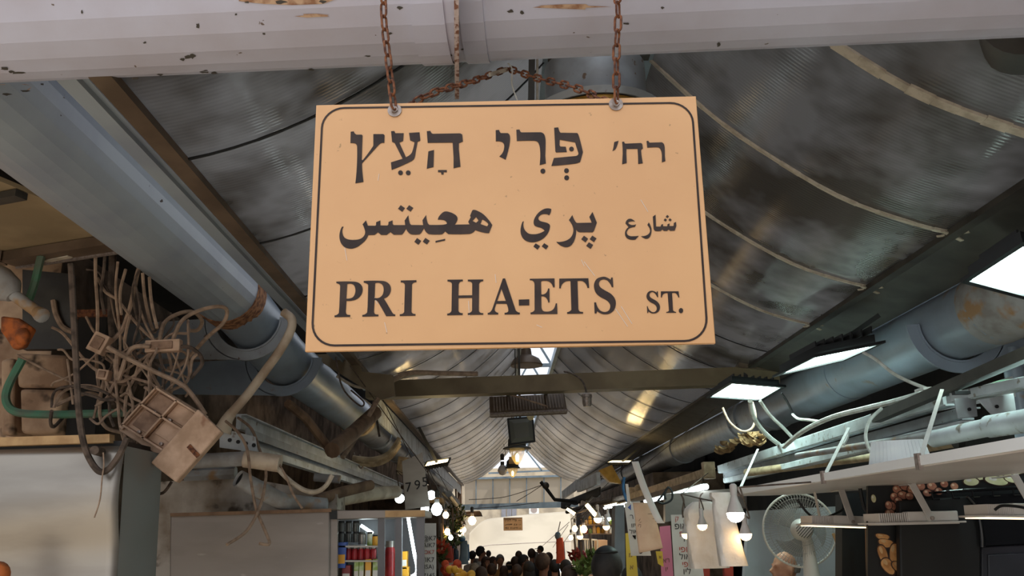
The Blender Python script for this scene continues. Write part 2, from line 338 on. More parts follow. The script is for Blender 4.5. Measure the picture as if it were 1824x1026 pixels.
# lettering outlines in tenths of a millimetre from the centre of the plate; a third value marks a smooth point
HEBREW=[[(-3652,2260),(-3579,2267),(-3552,2211,1),(-3508,2181),(-3392,2178),(-3371,2154),(-3374,1545),(-3349,1529),(-3122,1868,1),(-3111,1929),(-3117,2185),(-2882,2179),(-2853,2152),(-2855,1953),(-2920,1955,1),(-2989,1903),(-3363,1454),(-3353,1276,1),(-3317,988),(-3504,958),(-3482,1370,1),(-3489,1854,1),(-3509,1931,1),(-3555,1963,1),(-3650,1973)],[(-2702,2248),(-2626,2252),(-2599,2195),(-2404,2190),(-2415,1992),(-2503,1955),(-2341,1580),(-2238,1649,1),(-2197,1716,1),(-2146,1955),(-2249,2004),(-2279,2194),(-2032,2204),(-2011,1993),(-2076,1964),(-2115,1714,1),(-2146,1548,1),(-2208,1482,1),(-2670,1272),(-2690,1459),(-2419,1543),(-2612,1947),(-2673,1979)],[(-2407,1193),(-2411,1170),(-2423,1151),(-2441,1139),(-2462,1135),(-2483,1140),(-2502,1153),(-2514,1173),(-2519,1196),(-2515,1219),(-2503,1238),(-2485,1251),(-2464,1255),(-2442,1250),(-2424,1236),(-2412,1216)],[(-2228,1189),(-2232,1166),(-2244,1147),(-2262,1134),(-2283,1130),(-2305,1135),(-2323,1149),(-2335,1169),(-2340,1192),(-2336,1214),(-2324,1234),(-2306,1246),(-2285,1250),(-2263,1245),(-2245,1232),(-2233,1212)],[(-1861,2227),(-1777,2234),(-1748,2178,1),(-1713,2157),(-1077,2153),(-1028,2121),(-1014,1945),(-1106,1905),(-1109,1765),(-1072,1314),(-1232,1277),(-1232,1556),(-1254,1924),(-1838,1932)],[(-1820,1714),(-1689,1746),(-1698,1320),(-1853,1282)],[(-1593,1241),(-1389,1236),(-1389,1183),(-1463,1185),(-1462,1128),(-1514,1130),(-1523,1187),(-1592,1188)],[(-242,2212),(-162,2218),(-139,2153,1),(-111,2134),(34,2130),(78,2086,1),(90,1978,1),(66,1796,1),(-23,1462),(-166,1547),(-83,1648,1),(-51,1769,1),(-59,1860,1),(-114,1915,1),(-242,1929)],[(240,2211),(317,2215),(340,2156,1),(368,2140),(805,2133),(881,2089,1),(913,1988,1),(918,1897,1),(901,1533),(910,1345),(765,1308),(780,1446),(784,1702,1),(755,1855,1),(701,1910,1),(596,1925,1),(247,1926)],[(892,1155),(887,1131),(874,1112),(856,1099),(834,1095),(812,1100),(794,1114),(782,1134),(778,1158),(783,1181),(796,1200),(815,1213),(837,1217),(859,1212),(877,1198),(889,1178)],[(1128,2240),(1224,2247),(1249,2148,1),(1273,2109),(1662,2092),(1695,2030,1),(1777,1602),(1705,1363),(1585,1324,1),(1035,1280),(1099,1475),(1592,1511),(1656,1537,1),(1672,1590),(1604,1857),(1249,1934),(1238,1797),(1258,1759),(1383,1751),(1404,1619),(1155,1614),(1138,1641)],[(1569,1690),(1564,1668),(1552,1649),(1533,1637),(1512,1633),(1492,1638),(1474,1651),(1463,1670),(1460,1693),(1465,1716),(1477,1735),(1495,1747),(1517,1751),(1537,1746),(1554,1733),(1566,1713)],[(1436,1152),(1431,1129),(1418,1110),(1400,1098),(1378,1094),(1357,1099),(1340,1112),(1328,1132),(1325,1155),(1330,1177),(1342,1197),(1361,1209),(1382,1213),(1403,1208),(1421,1195),(1432,1175)],[(1435,976),(1430,953),(1417,933),(1398,921),(1376,916),(1355,922),(1337,935),(1325,955),(1322,979),(1327,1002),(1340,1021),(1359,1034),(1381,1038),(1402,1033),(1420,1020),(1432,999)],[(2514,1840),(2617,1872),(2556,1699,1),(2523,1652,1),(2464,1620),(2490,1710,1)],[(2699,1842),(2744,1846),(2756,1808),(2770,1795),(3136,1801),(3164,1776),(3172,1660),(3126,1632),(3131,1473),(3146,1293),(3042,1282),(3049,1475),(3048,1658),(2790,1663),(2781,1559),(2777,1310),(2671,1282),(2698,1542),(2703,1686)],[(3268,1850),(3308,1854),(3324,1815),(3345,1805),(3612,1808),(3659,1773,1),(3677,1700,1),(3677,1633,1),(3669,1460),(3673,1336),(3590,1307),(3600,1443),(3597,1567,1),(3575,1640,1),(3542,1677,1),(3489,1687,1),(3274,1683)]]
ARABIC=[[(-3745,-93),(-3769,-182,1),(-3753,-288,1),(-3701,-367,1),(-3600,-409,1),(-3475,-418,1),(-3351,-395,1),(-3278,-338,1),(-3245,-253,1),(-3264,-155,1),(-3311,-48),(-3234,43),(-3187,-84),(-3016,-90),(-3000,-68),(-3001,-5),(-2906,35),(-2901,-84),(-2741,-90),(-2720,-68),(-2717,-6),(-2627,31),(-2622,-57),(-2594,-84),(-2334,-90),(-2349,22),(-2265,146),(-2229,-47,1),(-2191,-90),(-1925,-100),(-1941,19),(-1859,143),(-1829,-30,1),(-1785,-97),(-1473,-101,1),(-1384,-80),(-1403,-26,1),(-1461,12,1),(-1591,24),(-1554,116,1),(-1441,215,1),(-1303,194,1),(-1178,120,1),(-1141,47,1),(-1160,-32,1),(-1209,-106),(-866,-107),(-897,-45),(-838,69),(-856,100),(-809,218),(-771,243,1),(-690,219,1),(-553,132,1),(-429,-10,1),(-350,-136),(-426,-325),(-557,-309,1),(-736,-246),(-793,-303,1),(-874,-334,1),(-1353,-327),(-1421,-263),(-1489,-327),(-1776,-320,1),(-1851,-272,1),(-1904,-179),(-1975,-296),(-2006,-317),(-2194,-313,1),(-2263,-263,1),(-2311,-177),(-2381,-293),(-2412,-316),(-2593,-314),(-2669,-250),(-2755,-315),(-2879,-312),(-2953,-247),(-3029,-308),(-3173,-308),(-3226,-418,1),(-3310,-507,1),(-3420,-589,1),(-3556,-625,1),(-3694,-589,1),(-3790,-483,1),(-3829,-338,1),(-3819,-207,1),(-3779,-97)],[(-718,70),(-660,-17),(-717,-71),(-801,-25)],[(-576,7),(-461,-75,1),(-443,-128),(-468,-164),(-620,-104)],[(-2445,396),(-2347,323),(-2408,235),(-2506,311)],[(-2251,391),(-2156,323),(-2216,234),(-2315,306)],[(-2061,-405),(-1967,-475),(-2028,-565),(-2122,-495)],[(-1871,-407),(-1774,-477),(-1836,-564),(-1930,-493)],[(-1644,-486),(-1423,-439),(-1421,-478),(-1638,-522)],[(371,-61),(356,-159,1),(385,-265,1),(464,-352,1),(569,-377,1),(693,-364,1),(838,-299),(771,-235,1),(672,-200,1),(611,-165,1),(591,-86,1),(622,19,1),(718,149,1),(833,223,1),(921,239,1),(1001,222),(987,142,1),(947,71),(880,103,1),(780,94,1),(716,43,1),(702,-9,1),(738,-60,1),(899,-113,1),(953,-154,1),(960,-213,1),(917,-343,1),(814,-471,1),(676,-546,1),(540,-566,1),(417,-533,1),(332,-453,1),(291,-328,1),(302,-184,1),(342,-67)],[(626,-594),(723,-661),(665,-743),(572,-667)],[(817,-595),(912,-662),(856,-744),(762,-667)],[(1094,-568),(1183,-573,1),(1307,-547,1),(1408,-485,1),(1467,-395,1),(1489,-291,1),(1468,-185,1),(1396,-55),(1477,65),(1540,-95,1),(1582,-129),(1911,-130),(1863,10),(1938,127),(2027,-132),(1953,-327),(1920,-359),(1623,-352),(1581,-332),(1552,-276),(1541,-409,1),(1492,-564,1),(1414,-667,1),(1314,-701,1),(1204,-668,1),(1120,-601,1)],[(1722,-437),(1812,-509),(1753,-594),(1658,-519)],[(1911,-439),(2003,-509),(1942,-592),(1848,-521)],[(1827,-595),(1920,-659),(1861,-752),(1763,-678)],[(2893,-124),(2836,-117,1),(2775,-124,1),(2735,-151),(2763,-184,1),(2823,-208,1),(2915,-194),(2881,-254),(2820,-263,1),(2749,-289,1),(2703,-347,1),(2692,-393,1),(2715,-444,1),(2774,-472,1),(2843,-476,1),(2960,-470),(2882,-552),(2813,-560,1),(2736,-544,1),(2678,-502,1),(2651,-428,1),(2659,-356,1),(2697,-292,1),(2740,-259),(2710,-210,1),(2676,-168),(2694,-109,1),(2735,-68,1),(2788,-56,1),(2839,-75,1)],[(3009,-478),(3085,-475,1),(3156,-449,1),(3202,-405,1),(3221,-350,1),(3209,-286,1),(3168,-212),(3203,-153),(3238,-232,1),(3255,-314,1),(3245,-406,1),(3214,-487,1),(3169,-531,1),(3116,-541,1),(3066,-520,1)],[(3303,-17),(3366,28),(3362,-257),(3461,-260),(3476,-237),(3477,-219),(3522,-197),(3521,-255),(3609,-257),(3620,-240),(3621,-208),(3670,-187),(3668,-251),(3748,-254),(3762,-239),(3768,-180),(3819,-155),(3821,-254),(3775,-363),(3676,-365),(3643,-333),(3598,-366),(3533,-362),(3500,-329),(3464,-363),(3351,-364,1),(3318,-343,1),(3304,-288)],[(3631,17),(3669,-21),(3637,-59),(3593,-28)],[(3578,-65),(3619,-101),(3586,-139),(3543,-106)],[(3684,-66),(3725,-101),(3693,-139),(3652,-105)]]
LATIN=[[(-3862,-1394),(-3513,-1398,1),(-3379,-1422,1),(-3294,-1492,1),(-3266,-1584,1),(-3283,-1686,1),(-3347,-1776,1),(-3445,-1830,1),(-3620,-1843),(-3627,-2086),(-3611,-2142,1),(-3577,-2163),(-3524,-2169),(-3526,-2211),(-3873,-2210),(-3875,-2170),(-3824,-2158,1),(-3781,-2116),(-3775,-1981),(-3772,-1504),(-3793,-1458,1),(-3860,-1428)],[(-3616,-1456),(-3533,-1450,1),(-3466,-1483,1),(-3430,-1569,1),(-3433,-1671,1),(-3474,-1756,1),(-3534,-1786,1),(-3624,-1792)],[(-3247,-1392),(-2860,-1396,1),(-2738,-1424,1),(-2659,-1495,1),(-2633,-1586,1),(-2650,-1688,1),(-2709,-1767,1),(-2794,-1808),(-2768,-1833,1),(-2603,-2113,1),(-2570,-2159,1),(-2526,-2177),(-2525,-2213),(-2727,-2212),(-2892,-1921,1),(-2943,-1852,1),(-2993,-1842),(-3000,-2099),(-2980,-2150,1),(-2947,-2168),(-2898,-2174),(-2899,-2211),(-3256,-2212),(-3257,-2172),(-3194,-2157,1),(-3151,-2118),(-3143,-1983),(-3143,-1507),(-3163,-1461,1),(-3246,-1430)],[(-2989,-1447),(-2903,-1443,1),(-2831,-1485,1),(-2796,-1571,1),(-2804,-1685,1),(-2847,-1758,1),(-2906,-1791,1),(-2994,-1792)],[(-2416,-1399),(-2064,-1399),(-2064,-1445),(-2130,-1460,1),(-2162,-1505),(-2166,-2106),(-2143,-2157,1),(-2075,-2175),(-2077,-2215),(-2423,-2215),(-2424,-2173),(-2362,-2163,1),(-2327,-2125),(-2320,-1513),(-2345,-1461,1),(-2415,-1440)],[(-1368,-1403),(-1024,-1408),(-1024,-1448),(-1082,-1458,1),(-1117,-1520),(-1121,-1773),(-816,-1775),(-814,-1516),(-839,-1469,1),(-911,-1451),(-911,-1411),(-565,-1415),(-568,-1456),(-624,-1468,1),(-661,-1519),(-670,-2119),(-646,-2170,1),(-572,-2190),(-576,-2224),(-916,-2221),(-916,-2181),(-853,-2165,1),(-820,-2115),(-817,-1834),(-1121,-1833),(-1124,-2109),(-1099,-2160,1),(-1026,-2181),(-1031,-2221),(-1372,-2221),(-1372,-2182),(-1312,-2167,1),(-1277,-2117),(-1267,-1517),(-1291,-1465,1),(-1368,-1443)],[(-128,-1403),(-78,-1401),(135,-2102),(167,-2164,1),(237,-2194),(234,-2234),(-101,-2229),(-101,-2192),(-46,-2182,1),(-15,-2144,1),(-54,-1986),(-278,-1981),(-316,-2092,1),(-308,-2149,1),(-240,-2189),(-243,-2226),(-475,-2224),(-475,-2188),(-417,-2163,1),(-372,-2097)],[(-161,-1644),(-69,-1920),(-261,-1919)],[(219,-1897),(453,-1895),(450,-2032),(218,-2032)],[(475,-1422),(1025,-1425),(1024,-1630),(989,-1629),(953,-1543,1),(889,-1490,1),(812,-1477,1),(741,-1479),(723,-1504),(722,-1790),(787,-1783,1),(843,-1739,1),(875,-1655),(906,-1656),(902,-1975),(870,-1974),(839,-1886,1),(786,-1840,1),(720,-1833),(718,-2070),(739,-2149,1),(782,-2180,1),(891,-2180,1),(969,-2142,1),(1008,-2087,1),(1036,-2000),(1065,-2001),(1066,-2243),(474,-2235),(472,-2199),(532,-2178,1),(565,-2139),(577,-1569),(564,-1500,1),(532,-1465,1),(474,-1455)],[(1132,-1433),(1781,-1438),(1791,-1661),(1752,-1660),(1716,-1560,1),(1657,-1507,1),(1592,-1494),(1537,-1496),(1533,-2132),(1550,-2183,1),(1587,-2204),(1636,-2210),(1632,-2246),(1281,-2244),(1280,-2207),(1337,-2189,1),(1377,-2151),(1381,-1501),(1361,-1492),(1284,-1499,1),(1217,-1537,1),(1177,-1593,1),(1160,-1659),(1125,-1658)],[(2273,-1481),(2292,-1433),(2325,-1434),(2328,-1655),(2293,-1654),(2258,-1571,1),(2196,-1496,1),(2120,-1472,1),(2047,-1498,1),(2012,-1566,1),(2036,-1646,1),(2131,-1722,1),(2269,-1810,1),(2351,-1925,1),(2364,-2049,1),(2317,-2182,1),(2215,-2258,1),(2106,-2273,1),(2020,-2249,1),(1946,-2197),(1928,-2247),(1888,-2246),(1889,-1996),(1931,-1997),(1951,-2085,1),(2012,-2181,1),(2108,-2220,1),(2197,-2191,1),(2238,-2113,1),(2231,-2035,1),(2164,-1954,1),(2026,-1872,1),(1937,-1780,1),(1901,-1655,1),(1914,-1541,1),(1978,-1451,1),(2112,-1411,1),(2188,-1427,1)],[(3279,-1807),(3289,-1774),(3310,-1775),(3308,-1906),(3290,-1906),(3267,-1853,1),(3224,-1803,1),(3182,-1788,1),(3141,-1806,1),(3120,-1854,1),(3137,-1907,1),(3194,-1948,1),(3275,-2002,1),(3322,-2064,1),(3336,-2143,1),(3308,-2221,1),(3251,-2265,1),(3183,-2277,1),(3129,-2265,1),(3076,-2224),(3065,-2263),(3047,-2263),(3049,-2109),(3066,-2109),(3083,-2172,1),(3127,-2225,1),(3180,-2248,1),(3232,-2228,1),(3262,-2176,1),(3256,-2115,1),(3212,-2066,1),(3130,-2016,1),(3071,-1954,1),(3052,-1883,1),(3074,-1813,1),(3119,-1770,1),(3180,-1759,1),(3234,-1773,1)],[(3378,-1776),(3768,-1783),(3776,-1921),(3754,-1923),(3729,-1854,1),(3693,-1822,1),(3651,-1817),(3621,-1821),(3618,-2201),(3633,-2232,1),(3686,-2255),(3681,-2270),(3462,-2267),(3467,-2248),(3514,-2234,1),(3529,-2208),(3525,-1821),(3490,-1815,1),(3429,-1839,1),(3401,-1882,1),(3391,-1915),(3370,-1915)],[(3840,-2225),(3835,-2248),(3823,-2266),(3806,-2279),(3788,-2283),(3770,-2278),(3755,-2265),(3746,-2246),(3744,-2223),(3749,-2200),(3761,-2182),(3777,-2169),(3796,-2165),(3814,-2170),(3828,-2183),(3838,-2202)]]
RIM=[(-4336,2883),(4384,2802),(4335,-2913),(-4358,-2846)]
BOLTS=[(-2627,2780),(2600,2805)]
# ------------------------------------------------------------------ setting: ground, walls, roof
EZ = EYE.z
struct(MB().box((0, 17, -.05), (24, 50, .1)), 'floor', 'paving')
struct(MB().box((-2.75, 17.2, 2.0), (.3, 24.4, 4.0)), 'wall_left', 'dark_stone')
struct(MB().box((-4.1, 5.2, 2.0), (2.99, .4, 4.0)), 'wall_left_return', 'stone')
struct(MB().box((-6, 2, 3), (.4, 6, 6)), 'wall_left_side', 'near_black')
struct(MB().box((0, -20, 3), (40, .5, 6)), 'wall_street', 'limestone')
struct(MB().box((3.9, 7.4, 7), (.4, 17.2, 14)).box((3.9, -6, 2.5), (.4, 8.6, 5)).box((3.9, 18.6, 2.9), (.4, 5.6, 5.8)).box((3.9, 24, 2.1), (.4, 5.6, 4.2)), 'wall_right', 'near_black')  # unseen tall parts, heights chosen to keep sun off sign and near roof
struct(MB().box((4.8, 2.4, 1.4), (2.2, .2, 2.8)), 'wall_right_return', 'near_black')
W0, W1 = -1.15, 2.2                                  # eaves of the hung roof
def arc(u): return EZ+1.35+.2*u+.34*u*u              # height of the sheet, u metres in from its eave
def roof(name, xe, sgn, umax):
    y0, y1 = 2.36, 27.2; nb = 26; step = .98; mb = MB()
    root = None
    for b in range(nb):
        a = max(y0, 2.0+b*step); c = 2.0+(b+1)*step
        if c > y1: break
        def fn(s, t, a=a, c=c):
            u = umax*t; y = a+(c-a)*s
            sag = -.012*math.sin(math.pi*s)*math.sin(math.pi*min(1, t*1.1))
            return V((xe+sgn*u, y, arc(u)+sag))
        mb.grid(fn, 5, 18)
    if sgn < 0: mb.f = [q[::-1] for q in mb.f]
    return struct(mb, name, 'roof_sheet', fix=False)
rl = roof('ceiling_left', W0, 1, 1.42); rr = roof('ceiling_right', W1, -1, 1.42)
for o, xe, sgn in ((rl, W0, 1), (rr, W1, -1)):
    for b in range(26):
        y = 2.0+b*.98
        if y < 2.4 or y > 27.2: continue
        near = b < 5 and sgn < 0; wd = (.055 if b == 1 else .026) if near else .013
        mb = MB(); N = 16
        for k in range(N):
            u0, u1 = 1.42*k/N, 1.42*(k+1)/N
            mb.bar((xe+sgn*u0, y+(.006*math.sin(k+b) if near else 0), arc(u0)-.008), (xe+sgn*u1, y+(.006*math.sin(k+1+b) if near else 0), arc(u1)-.008), wd*(.9+.15*math.sin(k*2.3+b)), .012 if near else .006)
        if near and b > 1:
            e = V((xe, y, arc(0)-.02)); mb.bar(e+V((-.06, -.03, .01)), e+V((.07, .05, -.012)), .02, .008).bar(e+V((-.05, .05, .01)), e+V((.05, -.06, -.006)), .016, .008)
        mb.build('seam_strip', ('pale_cable' if near else 'black'), o)  # black far and left strips carry the shadow of overlapping sheets in their colour
# ridge: open skylight with frame and cap
x0, x1, zr = W0+1.42, W1-1.42, arc(1.42)
sk = thing('ridge_skylight', 'glazed roof skylight running along the ridge between the two hung sheets', 'skylight', (.5, 2.6, zr))
sk['kind'] = 'structure'
fr = MB()
for x in (x0, x1): fr.bar((x, 2.3, zr+.02), (x, 27.2, zr+.02), .05, .10)
for k in range(13):
    y = 2.6+k*2.05
    fr.bar((x0, y, zr+.05), (x1, y, zr+.05), .04, .05).bar((x0, y, zr+.05), ((x0+x1)/2, y, zr+.5), .03, .03).bar((x1, y, zr+.05), ((x0+x1)/2, y, zr+.5), .03, .03).bar(((x0+x1)/2, y, zr+.05), ((x0+x1)/2, y, zr+.5), .03, .03)
fr.build('skylight_frame', 'frame_blue', sk)
MB().add([(x0, 2.3, zr+.1), (x0, 27.2, zr+.1), ((x0+x1)/2, 27.2, zr+.52), ((x0+x1)/2, 2.3, zr+.52), (x1, 2.3, zr+.1), (x1, 27.2, zr+.1)], [(0, 1, 2, 3), (3, 2, 5, 4)]).build('skylight_glazing', 'skylight_glass', sk, fix=False)
# eaves
struct(MB().bar((-1.17, 2.3, EZ+1.335), (-1.17, 27, EZ+1.335), .07, .03).bar((-1.20, 2.3, EZ+1.40), (-1.20, 27, EZ+1.40), .02, .13), 'trim_left', 'brown_metal')
struct(MB().bar((-1.30, 2.3, EZ+1.375), (-1.30, 8.6, EZ+1.375), .10, .02).bar((-1.345, 2.3, EZ+1.40), (-1.345, 8.6, EZ+1.40), .012, .07).bar((-1.275, 2.3, EZ+1.36), (-1.275, 8.6, EZ+1.36), .012, .03), 'trim_left_channel', 'pipe_paint')
struct(MB().bar((-1.235, 8.7, EZ+1.2), (-1.235, 27, EZ+1.2), .02, .24), 'trim_left_flashing', 'light_metal')
struct(MB().add([(2.2, 1.9, EZ+1.34), (2.2, 27, EZ+1.34), (2.52, 27, EZ+1.25), (2.52, 1.9, EZ+1.25), (2.2, 1.9, EZ+1.38), (2.2, 27, EZ+1.38), (2.54, 27, EZ+1.29), (2.54, 1.9, EZ+1.29)], [(0, 1, 2, 3), (4, 7, 6, 5), (0, 4, 5, 1), (1, 5, 6, 2), (2, 6, 7, 3), (3, 7, 4, 0)]).bar((2.2, 2.2, EZ+1.335), (2.2, 27, EZ+1.335), .06, .03), 'trim_right', 'dark_metal')
struct(MB().bar((2.56, 8.2, EZ+1.15), (2.56, 27, EZ+1.15), .02, .2), 'trim_right_flashing', 'brown_metal')
struct(MB().box((3.1, 14, EZ+1.5), (1.2, 26, .06)), 'ceiling_right_slab', 'near_black')
struct(MB().box((-2.2, 14.4, EZ+1.75), (1.8, 24.6, .06)), 'ceiling_left_slab', 'near_black')
# ------------------------------------------------------------------ big cross pipe over the alley
A0, A1 = V((-2.6, 2.33, EZ+1.555)), V((2.6, 2.02, EZ+1.555)); AX = (A1-A0).normalized()
def on_beam(x): return A0+AX*((x-A0.x)/AX.x)
bm_ = thing('pipe_beam', 'big lilac grey faceted pipe beam crossing the top of the picture', 'beam', (0, 2.17, EZ+1.3))
MB().tube([A0, A1], .25, 26, phase=.5).build('pipe', 'beam_paint', bm_, flat=True)
MB().tube([on_beam(-.085), on_beam(-.02)], .256, 26, phase=.5).build('collar', 'beam_paint', bm_, flat=True)
MB().tube([on_beam(-.215), on_beam(-.125)], .256, 26, phase=.5).build('collar', 'beam_paint', bm_, flat=True)
fl = MB(); c = on_beam(-.105); fl.lathe(c, [(.1, -.006), (.356, -.006), (.356, .006), (.1, .006)], 40, (1, .047, 0)).build('flange_plate', 'flaky_paint', bm_)
on_pipe('bare_rust_patch', [[(425, 2), (470, 7), (520, 9), (575, 7), (600, -2), (590, -12), (430, -12)], blob(1010, 12, 60, 4, 11, 2), blob(560, 28, 30, 3, 9, 4)], A0, AX, .249, 'bare_tan', bm_)
on_pipe('paint_chips', [blob(x, y, a, b, 8, i) for i, (x, y, a, b) in enumerate(((352, 46, 3, 5), (335, 102, 7, 3), (343, 100, 5, 4), (325, 106, 4, 3), (258, 76, 3, 2), (146, 21, 2, 3), (8, 122, 7, 3), (32, 130, 12, 2), (20, 128, 5, 2), (285, 133, 5, 2), (365, 128, 8, 3), (382, 130, 6, 2), (197, 141, 10, 2), (240, 140, 6, 2), (500, 4, 10, 3), (575, 3, 6, 3), (440, 4, 4, 2), (770, 62, 3, 4), (757, 18, 4, 2), (775, 33, 2, 3), (695, 60, 3, 2), (712, 14, 5, 3), (800, 99, 6, 2), (910, 20, 6, 3), (930, 22, 4, 3), (1115, 42, 6, 2), (1280, 80, 3, 4), (1180, 14, 3, 2), (655, 100, 5, 1.5), (825, 88, 4, 1.5), (555, 124, 6, 1.5), (470, 60, 3, 2), (420, 26, 2, 2)))], A0, AX, .249, 'flake_dark', bm_)
# ------------------------------------------------------------------ gutter pipes along both sides
lp = thing('gutter_pipe', 'wide pale grey pipe sloping down from the cross pipe at upper left', 'pipe', (-1.71, 2.3, EZ+1.29))
MB().tube([(-1.71, 2.25, EZ+1.5), (-1.71, 5.42, EZ+1.49)], .21, 26, False, phase=.5).build('pipe', 'pipe_paint', lp, flat=True, solid=.006)
mb = MB(); mb.pipe((-1.71, 5.26, EZ+1.49), (-1.71, 5.44, EZ+1.485), .2165, .012).build('rusty_end_band', 'rust_edge', lp)
on_pipe('bare_rust_patch', [[(-20, 152), (10, 150), (45, 150), (58, 153), (52, 160), (30, 166), (0, 166), (-20, 164)]], (-1.71, 0, EZ+1.5), (0, 1, 0), .2085, 'bare_tan', lp)
on_pipe('paint_chips', [blob(x, y, a, b, 8, i) for i, (x, y, a, b) in enumerate(((75, 150, 3, 2), (110, 204, 3, 3), (12, 168, 8, 2), (40, 162, 14, 2), (288, 358, 3, 3), (335, 520, 5, 2), (310, 442, 2, 2), (280, 475, 3, 1.5)))], (-1.71, 0, EZ+1.5), (0, 1, 0), .2085, 'flake_dark', lp)
lp2 = thing('gutter_pipe', 'long blue grey pipe running on under the left eave from the saddle brackets', 'pipe', (-1.6, 5.6, EZ+1.04))
MB().tube(cat([(-1.70, 5.3, EZ+1.475), (-1.68, 5.75, EZ+1.42), (-1.625, 6.4, EZ+1.285), (-1.605, 7.2, EZ+1.26), (-1.6, 9.6, EZ+1.25)]), .19, 32).build('pipe', 'pipe_blue', lp2)
MB().tube([(-1.6, 9.55, EZ+1.25), (-1.6, 26, EZ+1.22)], .195, 32).build('pipe_run', 'grey_metal', lp2)
for y in (9.7, 11.3, 13.5, 16): MB().tube([(-1.6, y, EZ+1.25), (-1.6, y+.12, EZ+1.25)], .212, 28).build('collar', 'beige_plastic' if y < 11 else 'light_metal', lp2)
def saddle(name, label, c, R, arm_to, m, hgt=.16, y2=.07, a0=math.pi, a1=2*math.pi, post=None):
    """half ring cradle plate under a pipe with an arm to the wall"""
    t = thing(name, label, 'pipe bracket', (c[0], c[1], c[2]-R-.1))
    n = 22; pts = []
    for k in range(n+1):
        a = a0+(a1-a0)*k/n; pts.append((c[0]+R*math.cos(a), c[1], c[2]+R*math.sin(a)))
    for k in range(n+1):
        a = a1-(a1-a0)*k/n; pts.append((c[0]+(R+.075)*math.cos(a), c[1], c[2]+(R+.075)*math.sin(a)))
    MB().prism(pts, (0, .018, 0)).build('cradle_plate', m, t)
    rim = MB(); 
    for k in range(n):
        aa, ab = a0+(a1-a0)*k/n, a0+(a1-a0)*(k+1)/n; q = R+.008
        rim.bar((c[0]+q*math.cos(aa), c[1]+.04, c[2]+q*math.sin(aa)), (c[0]+q*math.cos(ab), c[1]+.04, c[2]+q*math.sin(ab)), .1, .012, (math.cos(aa), 0, math.sin(aa)))
    rim.build('cradle_rim', m, t)
    s = 1 if arm_to[0] > c[0] else -1
    q = R+.07; ap = [(c[0]+s*q*math.sin(.5*math.pi*k/10), c[1], c[2]-q*math.cos(.5*math.pi*k/10)) for k in range(11)]
    MB().prism(ap+[(arm_to[0], c[1], c[2]-.03), (arm_to[0], c[1], c[2]-q+.03)], (0, .02, 0)).build('arm_plate', m, t)
    return t
saddle('saddle_bracket', 'curved grey saddle bracket holding the rusty end of the upper left pipe', (-1.69, 5.72, EZ+1.415), .215, (-2.55, 0), 'grey_metal', .22)
saddle('saddle_bracket', 'second curved saddle bracket, a little further along the blue grey left pipe', (-1.62, 6.45, EZ+1.28), .21, (-2.55, 0), 'pipe_blue', .22)
rp = thing('gutter_pipe', 'blue grey pipe on the right behind the glowing floodlights', 'pipe', (2.71, 3.9, EZ+.9))
MB().tube([(2.71, 4.5, EZ+1.125), (2.71, 6.6, EZ+1.125)], .21, 32).build('pipe', 'pipe_blue', rp)
MB().tube([(2.71, 6.6, EZ+1.125), (2.71, 8.6, EZ+1.125)], .215, 32).build('pipe_run', 'pipe_blue', rp)
MB().tube([(2.71, 8.6, EZ+1.125), (2.71, 26, EZ+1.1)], .205, 32).build('pipe_run', 'grey_metal', rp)
for y in (8.55, 9.3, 9.6, 13, 16, 18.5): MB().tube([(2.71, y, EZ+1.125), (2.71, y+.1, EZ+1.125)], .228, 28).build('collar', 'grey_metal', rp)
mb = MB()
for k in range(9):
    a = math.pi*(.9+.22*k/2)
mb.tube(cat([(2.71, 4.6, EZ+1.125), (2.72, 4.42, EZ+1.13), (2.78, 4.24, EZ+1.14), (2.9, 4.1, EZ+1.16), (3.2, 4.0, EZ+1.17)]), .213, 28).build('torn_elbow', 'pvc_grey', rp)
sb = saddle('saddle_bracket', 'curved saddle bracket on a post under the right pipe', (2.71, 5.0, EZ+1.125), .22, (3.1, 0), 'pipe_blue', .12)
MB().tube([(3.03, 5.04, EZ+.98), (3.03, 5.04, EZ+.45)], .055, 16).build('post', 'pipe_blue', sb)
MB().tube([(3.03, 5.04, EZ+.47), (3.03, 5.04, 0.0)], .04, 12).build('post_foot', 'dark_metal', sb)
# short pipe hanging under the cross pipe at the upper right corner
q = thing('pipe_stub', 'dark end of a short pipe hanging under the cross pipe at upper right', 'pipe', (1.75, 2.6, EZ+1.5))
MB().tube([P(1830, 20, 2.42), P(1822, 62, 2.62)], .14, 26).build('pipe', 'dark_metal', q)
# olive tie beam
tb = thing('tie_beam', 'olive brown box beam tying the two eaves below the street sign', 'beam', (.5, 7.7, EZ+1.2))
def tieY(x): return 7.72-.085*(x-.5)
MB().bar((-1.2, tieY(-1.2), EZ+1.245), (2.44, tieY(2.44), EZ+1.262), .17, .15).build('box_section', 'olive_metal', tb)
MB().bar((-1.2, tieY(-1.2)+.0, EZ+1.345), (-1.05, tieY(-1.05), EZ+1.345), .2, .06).build('end_plate', 'brown_metal', tb)
MB().prism([P(x, y, 7.0) for x, y in ((552, 632), (632, 628), (645, 662), (700, 668), (704, 705), (680, 712))], (0, .02, 0)).build('gusset_plate', 'olive_metal', tb)
MB().bar((2.1, tieY(2.1), EZ+1.36), (2.5, tieY(2.5), EZ+1.30), .2, .06).build('end_plate', 'brown_metal', tb)
